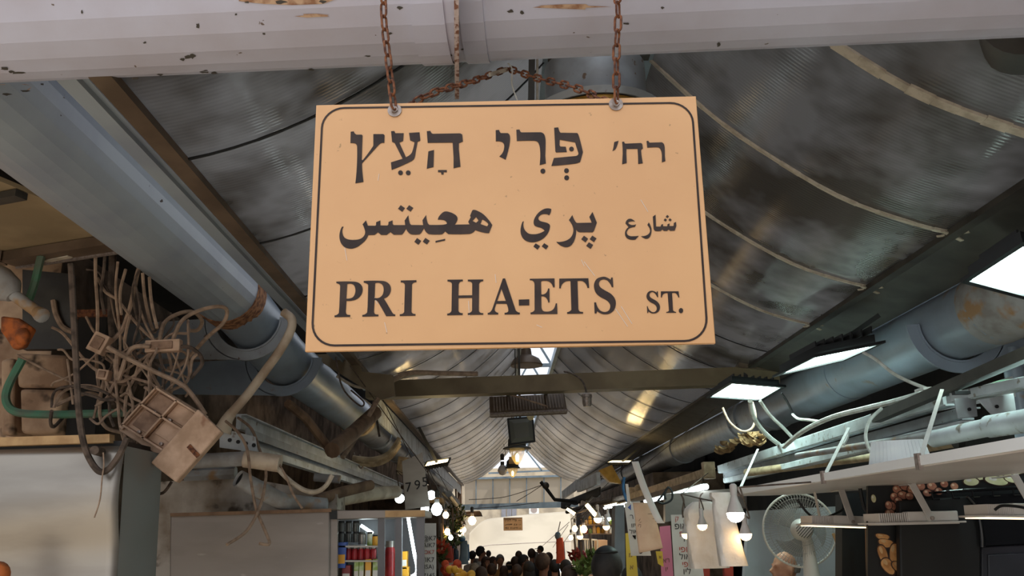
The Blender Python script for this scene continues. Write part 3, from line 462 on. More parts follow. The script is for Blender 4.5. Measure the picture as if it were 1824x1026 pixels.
# ------------------------------------------------------------------ the street sign
cy_, tt, rr_ = math.radians(-1.6), math.radians(-.49), math.radians(-.23)
SC = V((.024, 1.868, 2.583))
SX = V((math.cos(cy_)*math.cos(rr_), math.sin(cy_), math.sin(rr_))).normalized()
SZ = V((0, math.sin(tt), math.cos(tt))); SZ = (SZ-SX*SZ.dot(SX)).normalized(); SN = SX.cross(SZ)   # SN points at the viewer
if SN.y > 0: SN = -SN
def sp(u, v, d=0): return SC+SX*(u*1e-4)+SZ*(v*1e-4)+SN*d
def build_sign(name, label, full=True):
    t = thing(name, label, 'street sign', tuple(SC-SZ*.2975))
    R = Matrix((SX, SN, SZ)).transposed()
    MB().box(SC-SN*.0065, (.9, .012, .595), R).build('plate', 'sign_tan', t, bevel=.0015)
    rim = MB(); w2 = 24; pts = []
    cs = [V(RIM[i]) for i in range(4)]; rad = 510
    for i in range(4):
        p, a, b = cs[i], cs[i-1], cs[(i+1) % 4]; d1 = (a-p).normalized(); d2 = (b-p).normalized()
        cc = p+(d1+d2)*rad
        for k in range(9):
            th = math.pi/2*k/8; pts.append(cc-d1*(rad*math.sin(th))-d2*(rad*math.cos(th)))
    n = len(pts); cen = V((0, 0))
    inn = []; ou = []
    for i in range(n):
        tg = (pts[(i+1) % n]-pts[i-1]).normalized(); nn = V((-tg.y, tg.x)); inn.append(pts[i]+nn*w2); ou.append(pts[i]-nn*w2)
    rim.add([sp(p.x, p.y, .0006) for p in inn]+[sp(p.x, p.y, .0006) for p in ou], [(i, (i+1) % n, n+(i+1) % n, n+i) for i in range(n)]).build('border_line', 'sign_ink', t, flat=True)
    for nm, cs_ in (('hebrew_word', HEBREW[:7]), ('hebrew_word', HEBREW[7:14]), ('hebrew_word', HEBREW[14:]), ('arabic_word', ARABIC[:8]), ('arabic_word', ARABIC[8:15]), ('arabic_word', ARABIC[15:]), ('latin_word', LATIN[:5]), ('latin_word', LATIN[5:12]), ('latin_word', LATIN[12:])):
        flat_shape(nm, cs_, SC+SN*.0005, SX, SZ, 1e-4, .0008, 'sign_ink', t)
    for u, v in BOLTS:
        b = MB().lathe(sp(u, v, -.02), [(.0001, 0), (.004, 0), (.004, .034), (.003, .036), (0, .036)], 12, SN).build('bolt', 'zinc', t)
        MB().lathe(sp(u, v, .0005), [(.005, 0), (.0165, 0), (.0165, .0022), (.005, .0022)], 24, SN).build('washer', 'zinc', b)
        MB().lathe(sp(u, v, .0027), [(.004, 0), (.0085, 0), (.0085, .006), (.004, .006)], 6, SN).build('nut', 'zinc', b, flat=True)
    sc = MB()
    for a, b in (((1700, -1050), (1930, -1390)), ((1640, -1000), (1700, -1150)), ((-2980, 1010), (-2960, 1180)), ((-2760, -2350), (-2700, -2580)), ((-900, -1900), (-880, -2250)), ((2350, -2150), (2600, -2560)), ((2480, -2100), (2700, -2500)), ((600, -2480), (720, -2540)), ((-3050, -1650), (-2930, -1930)), ((3050, 400), (3200, 100)), ((-300, -1300), (-280, -1500)), ((-3700, -600), (-3640, -900))):
        sc.bar(sp(*a, .0007), sp(*b, .0007), .0011, .0003, SN)
    sc.build('scratches', 'sign_edge', t)
    return t
sign = build_sign('street_sign', 'tan street sign with dark Hebrew, Arabic and Latin lettering hanging on chains')
# ------------------------------------------------------------------ rusty chains
def chain(label, path, pitch=.039, wire=.0031, group=None):
    pts = cat(path, 12); L = [0]
    for i in range(1, len(pts)): L.append(L[-1]+(pts[i]-pts[i-1]).length)
    n = max(2, int(L[-1]/pitch)); t = thing('rusty_chain', label, 'chain', tuple(pts[0]), group)
    def at(s):
        for i in range(1, len(pts)):
            if L[i] >= s: return pts[i-1].lerp(pts[i], (s-L[i-1])/max(L[i]-L[i-1], 1e-9))
        return pts[-1]
    for k in range(n):
        a, b = at(L[-1]*k/n), at(L[-1]*(k+1)/n); d = (b-a).normalized(); c = (a+b)/2; h = (b-a).length/2
        side = d.cross(V((0, 1, .2))).normalized(); oth = d.cross(side)
        s = (side if k % 2 else oth)*.72+(oth if k % 2 else side)*.5*(-1 if k % 2 else 1); s = s.normalized()
        r = .0082; ring = []
        hh = h+wire*.9-r*.2
        for j in range(7): th = -math.pi/2+math.pi*j/6; ring.append(c+d*(hh-r+.001+r*math.cos(th))+s*r*math.sin(th))
        for j in range(7): th = math.pi/2+math.pi*j/6; ring.append(c-d*(hh-r+.001-r*math.cos(th)*1.0)+s*r*math.sin(th)) if False else ring.append(c+d*(-(hh-r+.001)+r*math.cos(th))+s*r*math.sin(th))
        ring.append(ring[0]); MB().tube(ring, wire, 6, False).build('link', 'rust', t)
    return t
bl, br = sp(*BOLTS[0], .012), sp(*BOLTS[1], .012)
chain('rusty chain rising from the left bolt of the street sign over the cross pipe', [bl, P(690, 90, 1.885), P(683, 0, 1.90), V((P(680, 0, 1.9).x, 1.925, 3.62)), V((P(680, 0, 1.9).x, 2.05, 3.735)), V((P(680, 0, 1.9).x, 2.2, 3.735))])
chain('rusty chain rising from the right bolt of the street sign over the cross pipe', [br, P(1098, 90, 1.855), P(1100, 0, 1.855), V((P(1100, 0, 1.855).x, 1.875, 3.62)), V((P(1100, 0, 1.855).x, 2.0, 3.735)), V((P(1100, 0, 1.855).x, 2.15, 3.735))])
hk = P(905, 122, 2.33)
chain('rusty chain sagging from the left sign bolt back to the hook under the cross pipe', [sp(*BOLTS[0], -.014), P(770, 166, 1.99), P(840, 145, 2.15), hk])
chain('rusty chain slanting from the right sign bolt back to the hook under the cross pipe', [sp(*BOLTS[1], -.014), P(1030, 158, 2.03), P(960, 140, 2.2), hk+V((.006, .004, 0))])
t = thing('cable_tie', 'white plastic strip tied round the chain hook behind the street sign', 'cable tie', tuple(hk))
MB().tube(cat([hk+V((0, -.012, .01)), hk+V((.012, -.012, -.01)), P(912, 150, 2.31), P(922, 180, 2.3)]), .0022, 6).build('tail', 'white_cable', t)
MB().bar(P(872, 133, 2.22), P(903, 124, 2.31), .006, .012).build('strap', 'pale_cable', t)
# ------------------------------------------------------------------ round ventilator in the ridge
vc = P(1062, 190, 3.9); vc.z = EZ+1.89
vt = thing('dome_lamp', 'big round dark dome lamp with golden rim behind the top of the sign', 'lamp', tuple(vc))
MB().lathe(vc, [(.24, .08), (.25, .1), (.25, .32), (.2, .34), (.2, .46), (.23, .47), (.23, .5), (0, .5)], 36).build('drum', 'grey_metal', vt)
MB().lathe(vc, [(.22, .06), (.315, .03), (.33, .06), (.25, .1)], 40).build('flange', 'grey_metal', vt)
MB().lathe(vc, [(.22, .058), (.30, .028), (.30, .012), (.215, .03), (.2, .06)], 40).build('golden_rim', 'gold', vt)
MB().lathe(vc, [(0, .09), (.225, .09), (.225, .07), (0, .07)], 30).build('glowing_disc', 'dome_glow', vt)
mb = MB().bar((x0, vc.y, zr-.02), (x1, vc.y, zr-.02), .05, .05).bar((vc.x, vc.y, zr-.02), (vc.x, vc.y, vc.z+.4), .04, .04); mb.build('hanger', 'dark_metal', vt)
p = thing('roof_post', 'dark post standing in the ridge opening beside the ventilator', 'post', tuple(P(946, 150, 3.7)))
MB().bar(P(946, 190, 3.75), P(948, 60, 3.75), .035, .03).build('post', 'dark_metal', p); MB().bar(P(957, 190, 3.8), P(957, 60, 3.8), .05, .01).build('torn_sleeve', 'pale_cable', p)
for (x_, y_, Y_, r_, lab) in ((995, 606, 6.6, .2, 'second dome lamp, its dark brown belly just showing under the sign'), (938, 652, 10.8, .2, 'third dome lamp, dark under the skylight and just above the tie beam')):
    c = P(x_, y_, Y_); t = thing('dome_lamp', lab, 'lamp', tuple(c))
    MB().lathe(c, [(r_, 0), (r_*1.02, .015), (r_*.8, .09), (r_*.35, .14), (r_*.3, .22), (0, .23)], 28).build('dome', 'brown_metal', t); MB().lathe(c, [(r_*.95, .004), (r_*.95, .012), (0, .012)], 24).build('glowing_disc', 'brown_metal', t)
    MB().tube([c+V((0, 0, .2)), V((c.x, c.y, EZ+2.45))], .012, 8).build('hanging_rod', 'dark_metal', t)
# ------------------------------------------------------------------ left side
def pl(pts, Y):
    """photo sight lines at depth Y (a number, or first and last depth)"""
    if not isinstance(Y, (tuple, list)): Y = (Y, Y)
    n = len(pts)-1
    return [P(x, y, Y[0]+(Y[1]-Y[0])*i/n) for i, (x, y) in enumerate(pts)]
def cable(name, label, pts, Y, px, m, catg='cable', group=None, n=7, k=6):
    path = cat(pl(pts, Y), k); y = (Y if not isinstance(Y, (tuple, list)) else sum(Y)/2)
    mb = MB(); mb.tube(path, px*y/FPX/2*1.04, n)
    return one(mb, name, m, label, catg, group)
# hanging underside panel at upper left
t = thing('ceiling_box', 'beige underside of a framed canopy box above the cables at upper left', 'canopy', (-2.5, 3.5, EZ+1.36))
zc = EZ+1.40
def cz(px, py): return Pz(px, py, zc)
F0, F1 = cz(14, 462), cz(230, 428)
dy = (F1-F0); nrm = V((dy.y, -dy.x, 0)).normalized()
if nrm.y > 0: nrm = -nrm
B0, B1 = F0+nrm*1.6, F1+nrm*1.6
MB().prism([F0+V((0, 0, .03)), F1+V((0, 0, .03)), B1+V((0, 0, .03)), B0+V((0, 0, .03))], (0, 0, .02)).build('panel', 'beige_sheet', t)
MB().bar(F0, F1+dy.normalized()*.1, .10, .05).bar(F0+nrm*.02, F0-dy.normalized()*.9+nrm*.55, .10, .05).build('frame', 'brown_metal', t)
MB().bar(F0-nrm*.06+V((0, 0, -.02)), F1-nrm*.06+dy.normalized()*.1+V((0, 0, -.02)), .02, .03).build('frame_lip', 'zinc', t)
MB().bar(F0+nrm*.62+V((0, 0, .01)), F1+nrm*.62+V((0, 0, .01)), .06, .03).build('cross_bar', 'dark_metal', t)
MB().bar(cz(82, 456)+V((0, 0, -.03)), cz(126, 447)+V((0, 0, -.03)), .03, .006).build('tape', 'pale_cable', t)
# dark column, masonry
t = thing('steel_column', 'dark rusty steel column standing behind the tangled cables', 'column', (P(160, 700, 4.75).x, 4.75, 0))
c = P(160, 700, 4.75)
MB().box((c.x, 4.75, 1.55), (.155, .12, 3.1)).build('shaft', 'near_black', t); MB().box((c.x, 4.75, 3.1), (.2, .16, .04)).build('cap_plate', 'rust', t)
one(MB().prism(pl([(40, 480), (128, 488), (128, 622), (40, 622)], 4.72), (0, .05, 0)), 'wall_plate', 'dark_metal', 'dark mauve steel plate on the masonry behind the cables', 'plate')
for pts, lab in (([(28, 628), (118, 632), (122, 690), (30, 690)], 'upper bare stone block in the wall left of the dark column'), ([(0, 640), (24, 636), (22, 775), (0, 775)], 'narrow bare stone block at the left edge above the steel hood'), ([(34, 692), (112, 694), (100, 772), (36, 772)], 'lower bare stone block left of the dark column')):
    one(MB().prism(pl(pts, 4.62), (0, .3, 0)), 'stone_block', 'stone', lab, 'stone', bevel=.02)
struct(MB().prism(pl([(250, 860), (430, 850), (600, 880), (600, 1200), (250, 1200)], 5.75), (0, .3, 0)), 'wall_left_pier', 'plaster')
# stainless hood
t = thing('steel_hood', 'brushed stainless steel hood front at the lower left corner', 'hood', (-2.3, 3.7, 0))
def hd(px, py, Y=3.7): return P(px, py, Y)
mb = MB(); a, b = hd(-140, 800), hd(222, 796)
tl, tr, br2, bl2 = hd(-160, 806), hd(222, 794), hd(204, 1090), hd(-160, 1090)
mb.grid(lambda s, q: tl.lerp(tr, s).lerp(bl2.lerp(br2, s), q)+V((0, -.02*math.sin(math.pi*min(1, q*1.6))+.008*math.sin(9*q+2*s), 0)), 16, 20)
mb.build('front_sheet', 'steel', t, solid=.004)
MB().prism([tr+V((0, .005, 0)), hd(250, 800, 3.78), hd(232, 1090, 3.78), br2+V((0, .005, 0))], (0, .25, 0)).build('side_return', 'grey_band', t)
MB().prism([hd(-160, 795, 3.72), hd(222, 785, 3.72), hd(222, 796, 3.72), hd(-160, 806, 3.72)], (0, .3, 0)).build('top_channel', 'black', t)
MB().prism([hd(-160, 784, 3.68), hd(195, 773, 3.68), hd(195, 788, 3.68), hd(-160, 799, 3.68)], (0, .05, 0)).build('wooden_strip', 'wood_pale', t)
one(MB().ell(P(-4, 1024, 3.5), (.045, .04, .05)), 'orange_ball', 'orange_plastic', 'orange rounded thing just showing at the bottom left corner', 'ball')
# electrical box
t = thing('fuse_box', 'dusty beige fuse box hanging askew in the cables, lid ajar', 'fuse box', tuple(P(300, 780, 4.0)))
Yb = 4.0
O, A_, B_ = P(283, 690, Yb), P(361, 738, Yb), P(220, 759, Yb)
ea, eb = (A_-O), (B_-O); nb_ = ea.cross(eb).normalized()
if nb_.y > 0: nb_ = -nb_
MB().prism([O, A_, A_+eb*1.12, B_+eb*.12], -nb_*.09).build('back_case', 'dust_beige', t, bevel=.004)
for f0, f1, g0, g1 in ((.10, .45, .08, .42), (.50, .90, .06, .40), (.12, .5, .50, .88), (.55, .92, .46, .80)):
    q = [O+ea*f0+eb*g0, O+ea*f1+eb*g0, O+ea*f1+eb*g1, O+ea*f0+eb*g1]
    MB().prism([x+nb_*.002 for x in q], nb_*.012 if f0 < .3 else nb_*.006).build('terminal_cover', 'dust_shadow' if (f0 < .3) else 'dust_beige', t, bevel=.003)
for f, g in ((.3, .45), (.62, .43), (.8, .9), (.33, .93)): MB().lathe(O+ea*f+eb*g, [(.008, 0), (.008, .02), (0, .022)], 10, nb_).build('screw', 'zinc', t)
MB().bar(O+ea*.02+nb_*.01, O+ea*.02+eb*1.05+nb_*.01, .02, .025, nb_).bar(O+ea*.5+nb_*.008, O+ea*.5+eb*1.0+nb_*.008, .008, .02, nb_).build('rail', 'dust_beige', t)
wl = MB()
for g in (.03, .45, .97): wl.bar(O+ea*.02+eb*g+nb_*.022, O+ea*.97+eb*g+nb_*.022, .008, .045, nb_)
for f in (.03, .5, .97): wl.bar(O+ea*f+eb*.02+nb_*.022, O+ea*f+eb*1.0+nb_*.022, .008, .045, nb_)
wl.build('compartment_walls', 'dust_beige', t)
L0, L1, L2, L3 = [P(x, y, Yb-.1) for x, y in ((352, 728), (394, 768), (313, 859), (268, 824))]
MB().prism([L0, L1, L2, L3], (0, .05, -.004)).build('lid', 'dust_beige', t, bevel=.006)
MB().bar(L1.lerp(L2, .5)+nb_*.003, L0.lerp(L3, .45)*.45+L1.lerp(L2, .5)*.55+nb_*.003, .02, .004, nb_).build('rust_streak', 'rust', t)
# small junction boxes
def jbox(label, c, s, ang, m='dust_beige', Y=4.2):
    t = thing('junction_box', label, 'junction box', tuple(P(c[0], c[1], Y)))
    R = Matrix.Rotation(math.radians(ang), 3, 'Y'); u = Y/FPX
    MB().box(P(c[0], c[1], Y), (s[0]*u, .05, s[1]*u), R).build('case', m, t, bevel=.004)
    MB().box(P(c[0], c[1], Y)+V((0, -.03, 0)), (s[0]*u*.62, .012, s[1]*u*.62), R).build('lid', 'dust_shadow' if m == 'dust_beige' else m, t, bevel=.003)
    return t
jbox('square dusty junction box on the cables left of the fuse box', (178, 612), (30, 36), 25)
jbox('flat dusty connector block on the cables above the fuse box', (292, 617), (62, 22), -2)
jbox('small dusty connector box below the square junction box', (186, 668), (20, 18), 10)
# orange clamp and grey coupling at left edge
t = thing('cable_gland', 'grey plastic coupling and tube with a round end at the left edge', 'coupling', tuple(P(30, 520, 4.1)))
MB().tube(pl([(-30, 475), (-5, 498), (14, 516), (24, 528)], 4.1), [.05, .075, .07, .035], 14).build('coupling', 'pvc_grey', t)
MB().tube(pl([(20, 522), (45, 540), (70, 558)], 4.1), .028, 12).lathe(P(72, 560, 4.08), [(.03, -.03), (.036, 0), (.036, .02), (.02, .03)], 14, (1, -.6, -.6)).build('tube', 'pvc_grey', t)
one(MB().prism(pl([(0, 562), (32, 566), (58, 584), (40, 618), (22, 622), (8, 600), (0, 590)], 4.15), (0, .05, 0)), 'orange_clamp', 'orange_plastic', 'torn orange plastic clamp on the grey tube at the left edge', 'clamp', bevel=.012)
one(MB().ell(P(40, 600, 4.13), (.035, .03, .045)), 'orange_bulge', 'orange_plastic', 'round orange plastic lump below the grey tube end', 'lump')
# traced cables
cable('hose', 'thick green hose running level behind the cables above the steel hood', [(40, 640), (14, 690), (12, 718), (30, 734), (80, 738), (150, 737), (225, 735)], 4.3, 14, 'green_hose', 'hose')
cable('hose', 'faded green hose slanting up under the canopy box at upper left', [(80, 440), (72, 462), (60, 510), (46, 548)], 4.2, 14, 'green_hose', 'hose')
cable('cable', 'thick dark cable hanging in a long loop in front of the steel hood', [(126, 470), (131, 560), (135, 640), (141, 740), (152, 800), (172, 836), (190, 838), (210, 815), (227, 780)], 3.62, 11, 'dust_dark')
cable('cable', 'thick dusty cable slanting from the square junction box to the fuse box', [(192, 618), (230, 640), (280, 664), (330, 690), (366, 738)], 4.1, 8, 'dust_cable')
cable('cable', 'dusty cable rising in an S from the square junction box', [(196, 610), (216, 590), (228, 560), (236, 530), (244, 490), (250, 470), (256, 446)], 4.25, 8, 'dust_cable')
cable('conduit', 'wide grey conduit rising right of the dark column', [(202, 396), (200, 470), (198, 560), (203, 640), (198, 720)], 4.5, 13, 'dust_dark', 'conduit')
cable('cable', 'cable bent in a tight hairpin beside the flat connector block', [(268, 617), (240, 618), (226, 634), (217, 660), (210, 676), (208, 650), (209, 624)], 4.15, 8, 'dust_cable')
cable('cable', 'cable arching over from the connector block to the left pipe', [(283, 614), (293, 575), (320, 558), (345, 556), (360, 572), (352, 588), (335, 588)], (4.2, 4.7), 7, 'dust_cable')
cable('cable', 'cable arching high in front of the rusty pipe end', [(305, 614), (322, 574), (350, 555), (385, 546), (404, 552), (398, 575), (370, 600), (340, 632), (318, 652), (300, 656)], (4.2, 4.6), 7, 'dust_cable')
cable('cable', 'black looped cable leaving the right end of the connector block', [(316, 618), (338, 619), (356, 632), (360, 648), (348, 664), (340, 674)], 4.2, 7, 'dust_dark')
cable('cable', 'short cable with a plug dropping beside the wall bracket', [(354, 629), (343, 640), (340, 655), (338, 672)], 4.2, 6, 'dust_cable')
cable('wire', 'thin wire crossing the bare stone blocks to the tangle', [(30, 632), (60, 648), (100, 668), (150, 690), (200, 700)], 4.35, 4, 'dust_cable', 'wire')
cable('cable', 'brown cable dropping past the perforated plate and hanging over the grey cabinet', [(402, 750), (424, 770), (440, 800), (446, 850), (456, 905), (470, 940), (480, 968), (462, 968)], (4.9, 4.6), 5, 'dust_cable')
cable('cable', 'second brown cable looping from the perforated plate down to the grey cabinet top', [(424, 744), (448, 764), (462, 800), (473, 835), (472, 865), (462, 905), (440, 945), (404, 970)], (5.25, 4.5), 5, 'dust_cable')
cable('cable', 'cable falling from the open grey conduit end to the cabinet top', [(497, 827), (510, 850), (522, 880), (538, 905)], (4.92, 4.8), 4, 'dust_cable')
cable('cable', 'pale cable sagging in a curve below the wall rail', [(492, 832), (515, 855), (540, 872), (562, 876), (580, 866), (592, 846)], 4.9, 8, 'pale_cable')
cable('string', 'frayed string hanging from the brown stick', [(184, 806), (185, 830), (182, 850), (178, 890), (168, 922)], 3.6, 2.5, 'dust_cable', 'string')
cable('stick', 'short brown stick poking out over the steel hood', [(168, 802), (205, 812), (252, 832)], (3.6, 4.2), 14, 'dust_dark', 'stick', k=1, n=10)
cable('cable', 'cable loop hanging below the fuse box corner', [(226, 760), (240, 800), (258, 840), (268, 875), (290, 878), (306, 858)], 4.2, 5, 'dust_dark')
cable('cable', 'thick dusty curved hose rising behind the bare stone blocks', [(95, 535), (100, 560), (112, 582), (130, 592)], 4.7, 10, 'dust_cable')
G = 'thin dusty cables in the tangle beside the fuse box'
GL = 'thin dusty cable in the tangle left of and above the fuse box'
tang = [[(248, 480), (236, 515), (242, 560), (255, 605)], [(254, 486), (258, 530), (268, 575), (276, 592)], [(266, 494), (270, 540), (280, 585)], [(240, 500), (250, 560), (238, 610), (244, 640)],
 [(232, 560), (222, 610), (230, 650), (215, 700)], [(262, 640), (270, 665), (284, 690)], [(284, 628), (290, 660), (290, 700)], [(298, 622), (306, 660), (305, 700)], [(275, 615), (268, 645), (268, 700)],
 [(92, 726), (94, 705), (105, 692), (135, 688), (170, 692), (195, 703)], [(96, 726), (108, 702), (130, 690), (160, 687), (190, 698), (212, 720), (232, 748)], [(100, 722), (130, 708), (160, 700), (180, 708)], [(145, 700), (165, 705), (185, 712), (205, 712)],
 [(204, 640), (206, 680), (210, 720), (214, 760), (222, 790)], [(190, 660), (180, 700), (178, 740), (190, 762), (215, 770)], [(195, 710), (196, 740), (203, 760)], [(215, 706), (228, 700), (236, 716), (236, 735)], [(172, 396), (170, 480), (174, 560), (172, 640), (176, 690)], [(188, 396), (186, 470), (180, 520), (186, 560)],
 [(262, 712), (225, 740), (224, 790), (236, 830), (252, 850)], [(238, 768), (245, 805), (262, 825), (266, 845), (250, 850)], [(242, 780), (232, 830), (250, 862), (264, 850)], [(120, 640), (124, 670), (130, 720)], [(250, 640), (240, 672), (226, 700), (222, 742)], [(266, 620), (244, 680), (234, 706)], [(160, 745), (175, 755), (190, 740), (214, 726)], [(258, 690), (270, 698), (282, 706)], [(92, 732), (90, 752), (96, 760), (112, 744)],
 [(210, 466), (206, 520), (214, 600), (212, 650)], [(224, 480), (214, 520), (216, 560)]]
for i, q in enumerate(tang):
    cable('tangled_cable', GL, q, (4.2, 4.25+.12*math.sin(i*1.9)), 4.2+2.2*abs(math.sin(i)), 'dust_cable' if i % 3 else 'dust_dark', 'cable', G, 6, 5)
random.seed(21)
for i in range(34):
    cx, cy = [(180, 614), (280, 617), (300, 617), (186, 668), (268, 720), (290, 705), (250, 735)][i % 7]; n_ = random.randint(5, 7); q = [(cx, cy)]
    dirx, diry = random.uniform(-1, .7), random.uniform(-1.1, 1)
    for k in range(n_):
        cx += dirx*random.uniform(15, 34); cy += diry*random.uniform(14, 34); dirx += random.uniform(-.9, .9); diry += random.uniform(-.75, .6)
        dirx = max(-1.1, min(1.1, dirx)); xx = max(92, min(335, cx)); q.append((xx, max(310+.78*xx, 480, min(775, cy))))
    cable('tangled_cable', GL, q, (4.2 if i % 7 < 4 else 4.03, 4.2+.22*random.random()), 3.2+2.4*random.random(), 'dust_cable' if i % 4 else 'dust_dark', 'cable', G, 6, 6)
# PVC conduit, bracket, rails, pipes
t = thing('conduit', 'bent cream plastic conduit slanting across the left pipe', 'conduit', tuple(P(400, 752, 4.9)))
MB().tube(cat(pl([(505, 556), (519, 568), (518, 588), (500, 622), (470, 664), (440, 704), (412, 736)], (5.05, 4.98))), .0265, 14).build('pipe', 'pvc', t)
MB().tube(pl([(414, 733), (404, 748), (396, 770)], 4.99), [.028, .034, .052], 14).build('flared_end', 'pvc', t)
t = thing('wall_rail', 'pale grey steel channel rail with perforated end plate under the left pipe', 'rail', tuple(P(450, 780, 5.2)))
ra, rb = P(425, 752, 5.3), P(712, 868, 12.6)
dr = (rb-ra)
MB().bar(ra, rb, .03, .085).build('web', 'light_metal', t)
MB().bar(ra+V((.0, .0, .045)), rb+V((0, 0, .045)), .09, .008).build('top_flange', 'light_metal', t)
MB().bar(ra+V((.05, 0, -.06)), rb+V((.05, 0, -.06)), .012, .05).bar(ra+V((.0, 0, -.10)), rb+V((0, 0, -.10)), .012, .06).build('groove_wall', 'grey_metal', t)
MB().bar(ra+V((.05, 0, -.15)), rb+V((.05, 0, -.15)), .05, .045).build('lower_flange', 'light_metal', t)
plate = MB().prism(pl([(391, 762), (455, 778), (458, 806), (391, 797)], 5.0), (0, .012, 0)).build('perforated_plate', 'light_metal', t)
for hx, hy in ((409, 784), (424, 787), (438, 790), (452, 793)): MB().lathe(P(hx, hy, 4.995), [(.011, -.002), (.011, .004), (0, .004)], 12, (0, 1, 0)).build('bolt_hole', 'black', plate)
t = thing('drain_pipe', 'short level grey plastic pipe below the perforated plate', 'pipe', tuple(P(430, 818, 4.9)))
MB().tube(pl([(340, 822), (437, 817)], 4.95), .041, 18).build('pipe', 'pvc_grey', t); MB().tube(pl([(436, 817), (499, 826)], 4.92), .048, 18).build('coupling', 'pvc', t)
cable('steel_strip', 'dark steel strip with screws behind the short grey pipe', [(330, 846), (420, 842)], 5.7, 22, 'pvc_grey', 'strip', k=1)
t = thing('drain_pipe', 'grey pipe with an open dark end bending along the cabinet top', 'pipe', tuple(P(470, 880, 5.1)))
mb = MB(); pa = cat(pl([(424, 852), (462, 872), (500, 892), (530, 897), (580, 902)], (4.95, 5.3))); mb.tube(pa, .048, 18, False); mb.build('pipe', 'pvc_grey', t, solid=.006)
MB().lathe(pa[1], [(.0, 0), (.041, 0), (.041, .01), (0, .01)], 18, pa[1]-pa[0]).build('dark_bore', 'black', t)
cable('wooden_pole', 'dusty wooden pole lying above the cabinet, rising to the right', [(562, 892), (610, 876), (660, 864)], (5.6, 6.2), 18, 'wood_brown', 'pole', k=1, n=12)
cable('drain_pipe', 'dusty brown pipe end above the lit display case', [(600, 890), (660, 880), (706, 876)], (6.2, 7), 22, 'pvc', 'pipe', k=1, n=14)
cable('drain_pipe', 'short grey pipe stub behind the pale sagging cable', [(560, 850), (606, 854)], 6, 14, 'pvc_grey', 'pipe', k=1, n=12)
cable('plank', 'dusty batten leaning below the left pipe', [(512, 718), (545, 745), (590, 804)], (6.0, 6.4), 15, 'wood_brown', 'batten', k=1, n=6)
cable('plank', 'dusty roll of cloth lying between batten and left pipe', [(592, 802), (630, 770), (668, 735)], (6.3, 7.2), 26, 'wood_brown', 'roll', k=1, n=10)
cable('conduit', 'grey flexible conduit rising from the wall rail and crossing the tie beam', [(610, 815), (640, 770), (680, 700), (702, 676), (730, 664), (790, 665), (850, 666)], (6.8, 7.55), 9, 'dust_cable', 'conduit')
cable('cable', 'pair of yellowish cables running along the tie beam end', [(600, 670), (640, 690), (690, 682), (720, 672), (780, 664)], (7, 7.5), 5, 'pale_cable')
cable('wire', 'thin dark wire hooked down the blue grey left pipe', [(598, 636), (610, 690), (640, 722), (648, 716), (625, 695)], 6.6, 3, 'dust_dark', 'wire')
cable('wire', 'twisted dark twig of wire hanging over the silver pipe end', [(660, 690), (670, 740), (676, 778)], 8, 4, 'dust_dark', 'wire')
for i in range(3):
    cable('cable_bundle', 'yellowish cable curling under the silver end of the left pipe', [(628, 815+4*i), (665, 818+5*i), (694, 806+5*i), (712, 780+6*i)], 9.0+.1*i, 8, 'beige_plastic', 'cable', 'yellowish cables curling under the left pipe')
cable('hook', 'bent wire hook hanging on the wall rail', [(630, 806), (636, 824), (643, 834), (647, 826), (640, 810)], 9.2, 3, 'zinc', 'hook')
jbox('brown junction box above the tilted metal price plate', (720, 830), (24, 30), 8, 'beige_plastic', 9.2)
# tilted metal price plate
t = thing('price_plate', 'tilted brushed metal plate with black numerals hanging above the display case', 'sign', tuple(P(740, 860, 8.2)))
MB().prism(pl([(716, 822), (752, 806), (766, 902), (722, 908)], 8.2), (0, .012, 0)).build('plate', 'steel', t)
MB().tube([P(733, 816, 8.2), V((-1.17, 8.3, EZ+1.33))], .004, 5).build('hanging_wire', 'dust_dark', t)
o_ = P(742, 868, 8.19); writing('numerals', [('9', .01, -.02, .12), ('7', -.075, -.03, .12), ('5', .08, 0, .12)], o_, (1, 0, .1), (-.1, 0, 1), 'ink_black', t)
# grey cabinet and lit display case
t = thing('grey_cabinet', 'plain grey metal cabinet with a closed front at lower left', 'cabinet', (-1.7, 5.15, 0))
MB().prism(pl([(303, 918), (588, 910), (584, 1300), (299, 1300)], 5.1), (0, .5, 0)).build('body', 'grey_panel', t, bevel=.008)
MB().prism(pl([(303, 914), (590, 906), (590, 912), (303, 920)], 5.08), (0, .62, 0)).build('top_edge', 'wood_brown', t)
t = thing('display_case', 'glass fronted display case with metal frame and packed shelves', 'display case', (-.85, 5.2, 0))
MB().prism(pl([(590, 909), (757, 908), (757, 921), (590, 925)], 5.1), (0, .5, 0)).build('top_board', 'grey_panel', t, bevel=.004)
MB().prism(pl([(686, 909.5), (757, 908.5), (757, 920), (686, 921)], 5.095), (0, .01, 0)).build('pale_top_strip', 'wood_pale', t)
for x0_, x1_ in ((585, 601), (673, 685), (704, 716), (742, 756)):
    MB().prism(pl([(x0_, 918), (x1_, 918), (x1_-2, 1300), (x0_-2, 1300)], 5.12), (0, .03, 0)).build('upright', 'pillar_grey' if x0_ > 650 else 'grey_panel', t)
for yy in (972, 998, 1040): MB().prism(pl([(598, yy), (676, yy), (676, yy+3), (598, yy+3)], 5.2), (0, .35, 0)).build('shelf', 'silver_lid', t)
MB().prism(pl([(598, 920), (745, 920), (745, 1300), (598, 1300)], 5.62), (0, .03, 0)).build('back_panel', 'pillar_grey', t)
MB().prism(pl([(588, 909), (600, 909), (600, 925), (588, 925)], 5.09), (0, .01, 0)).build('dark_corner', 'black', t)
mb = MB(); mb.tube(cat(pl([(727, 921), (731, 945), (738, 985), (743, 1010), (741, 1022), (733, 1027)], 5.18)), .009, 10); one(mb, 'light_tube', 'tube_white', 'bent glowing white tube in the right bay of the display case', 'lamp')
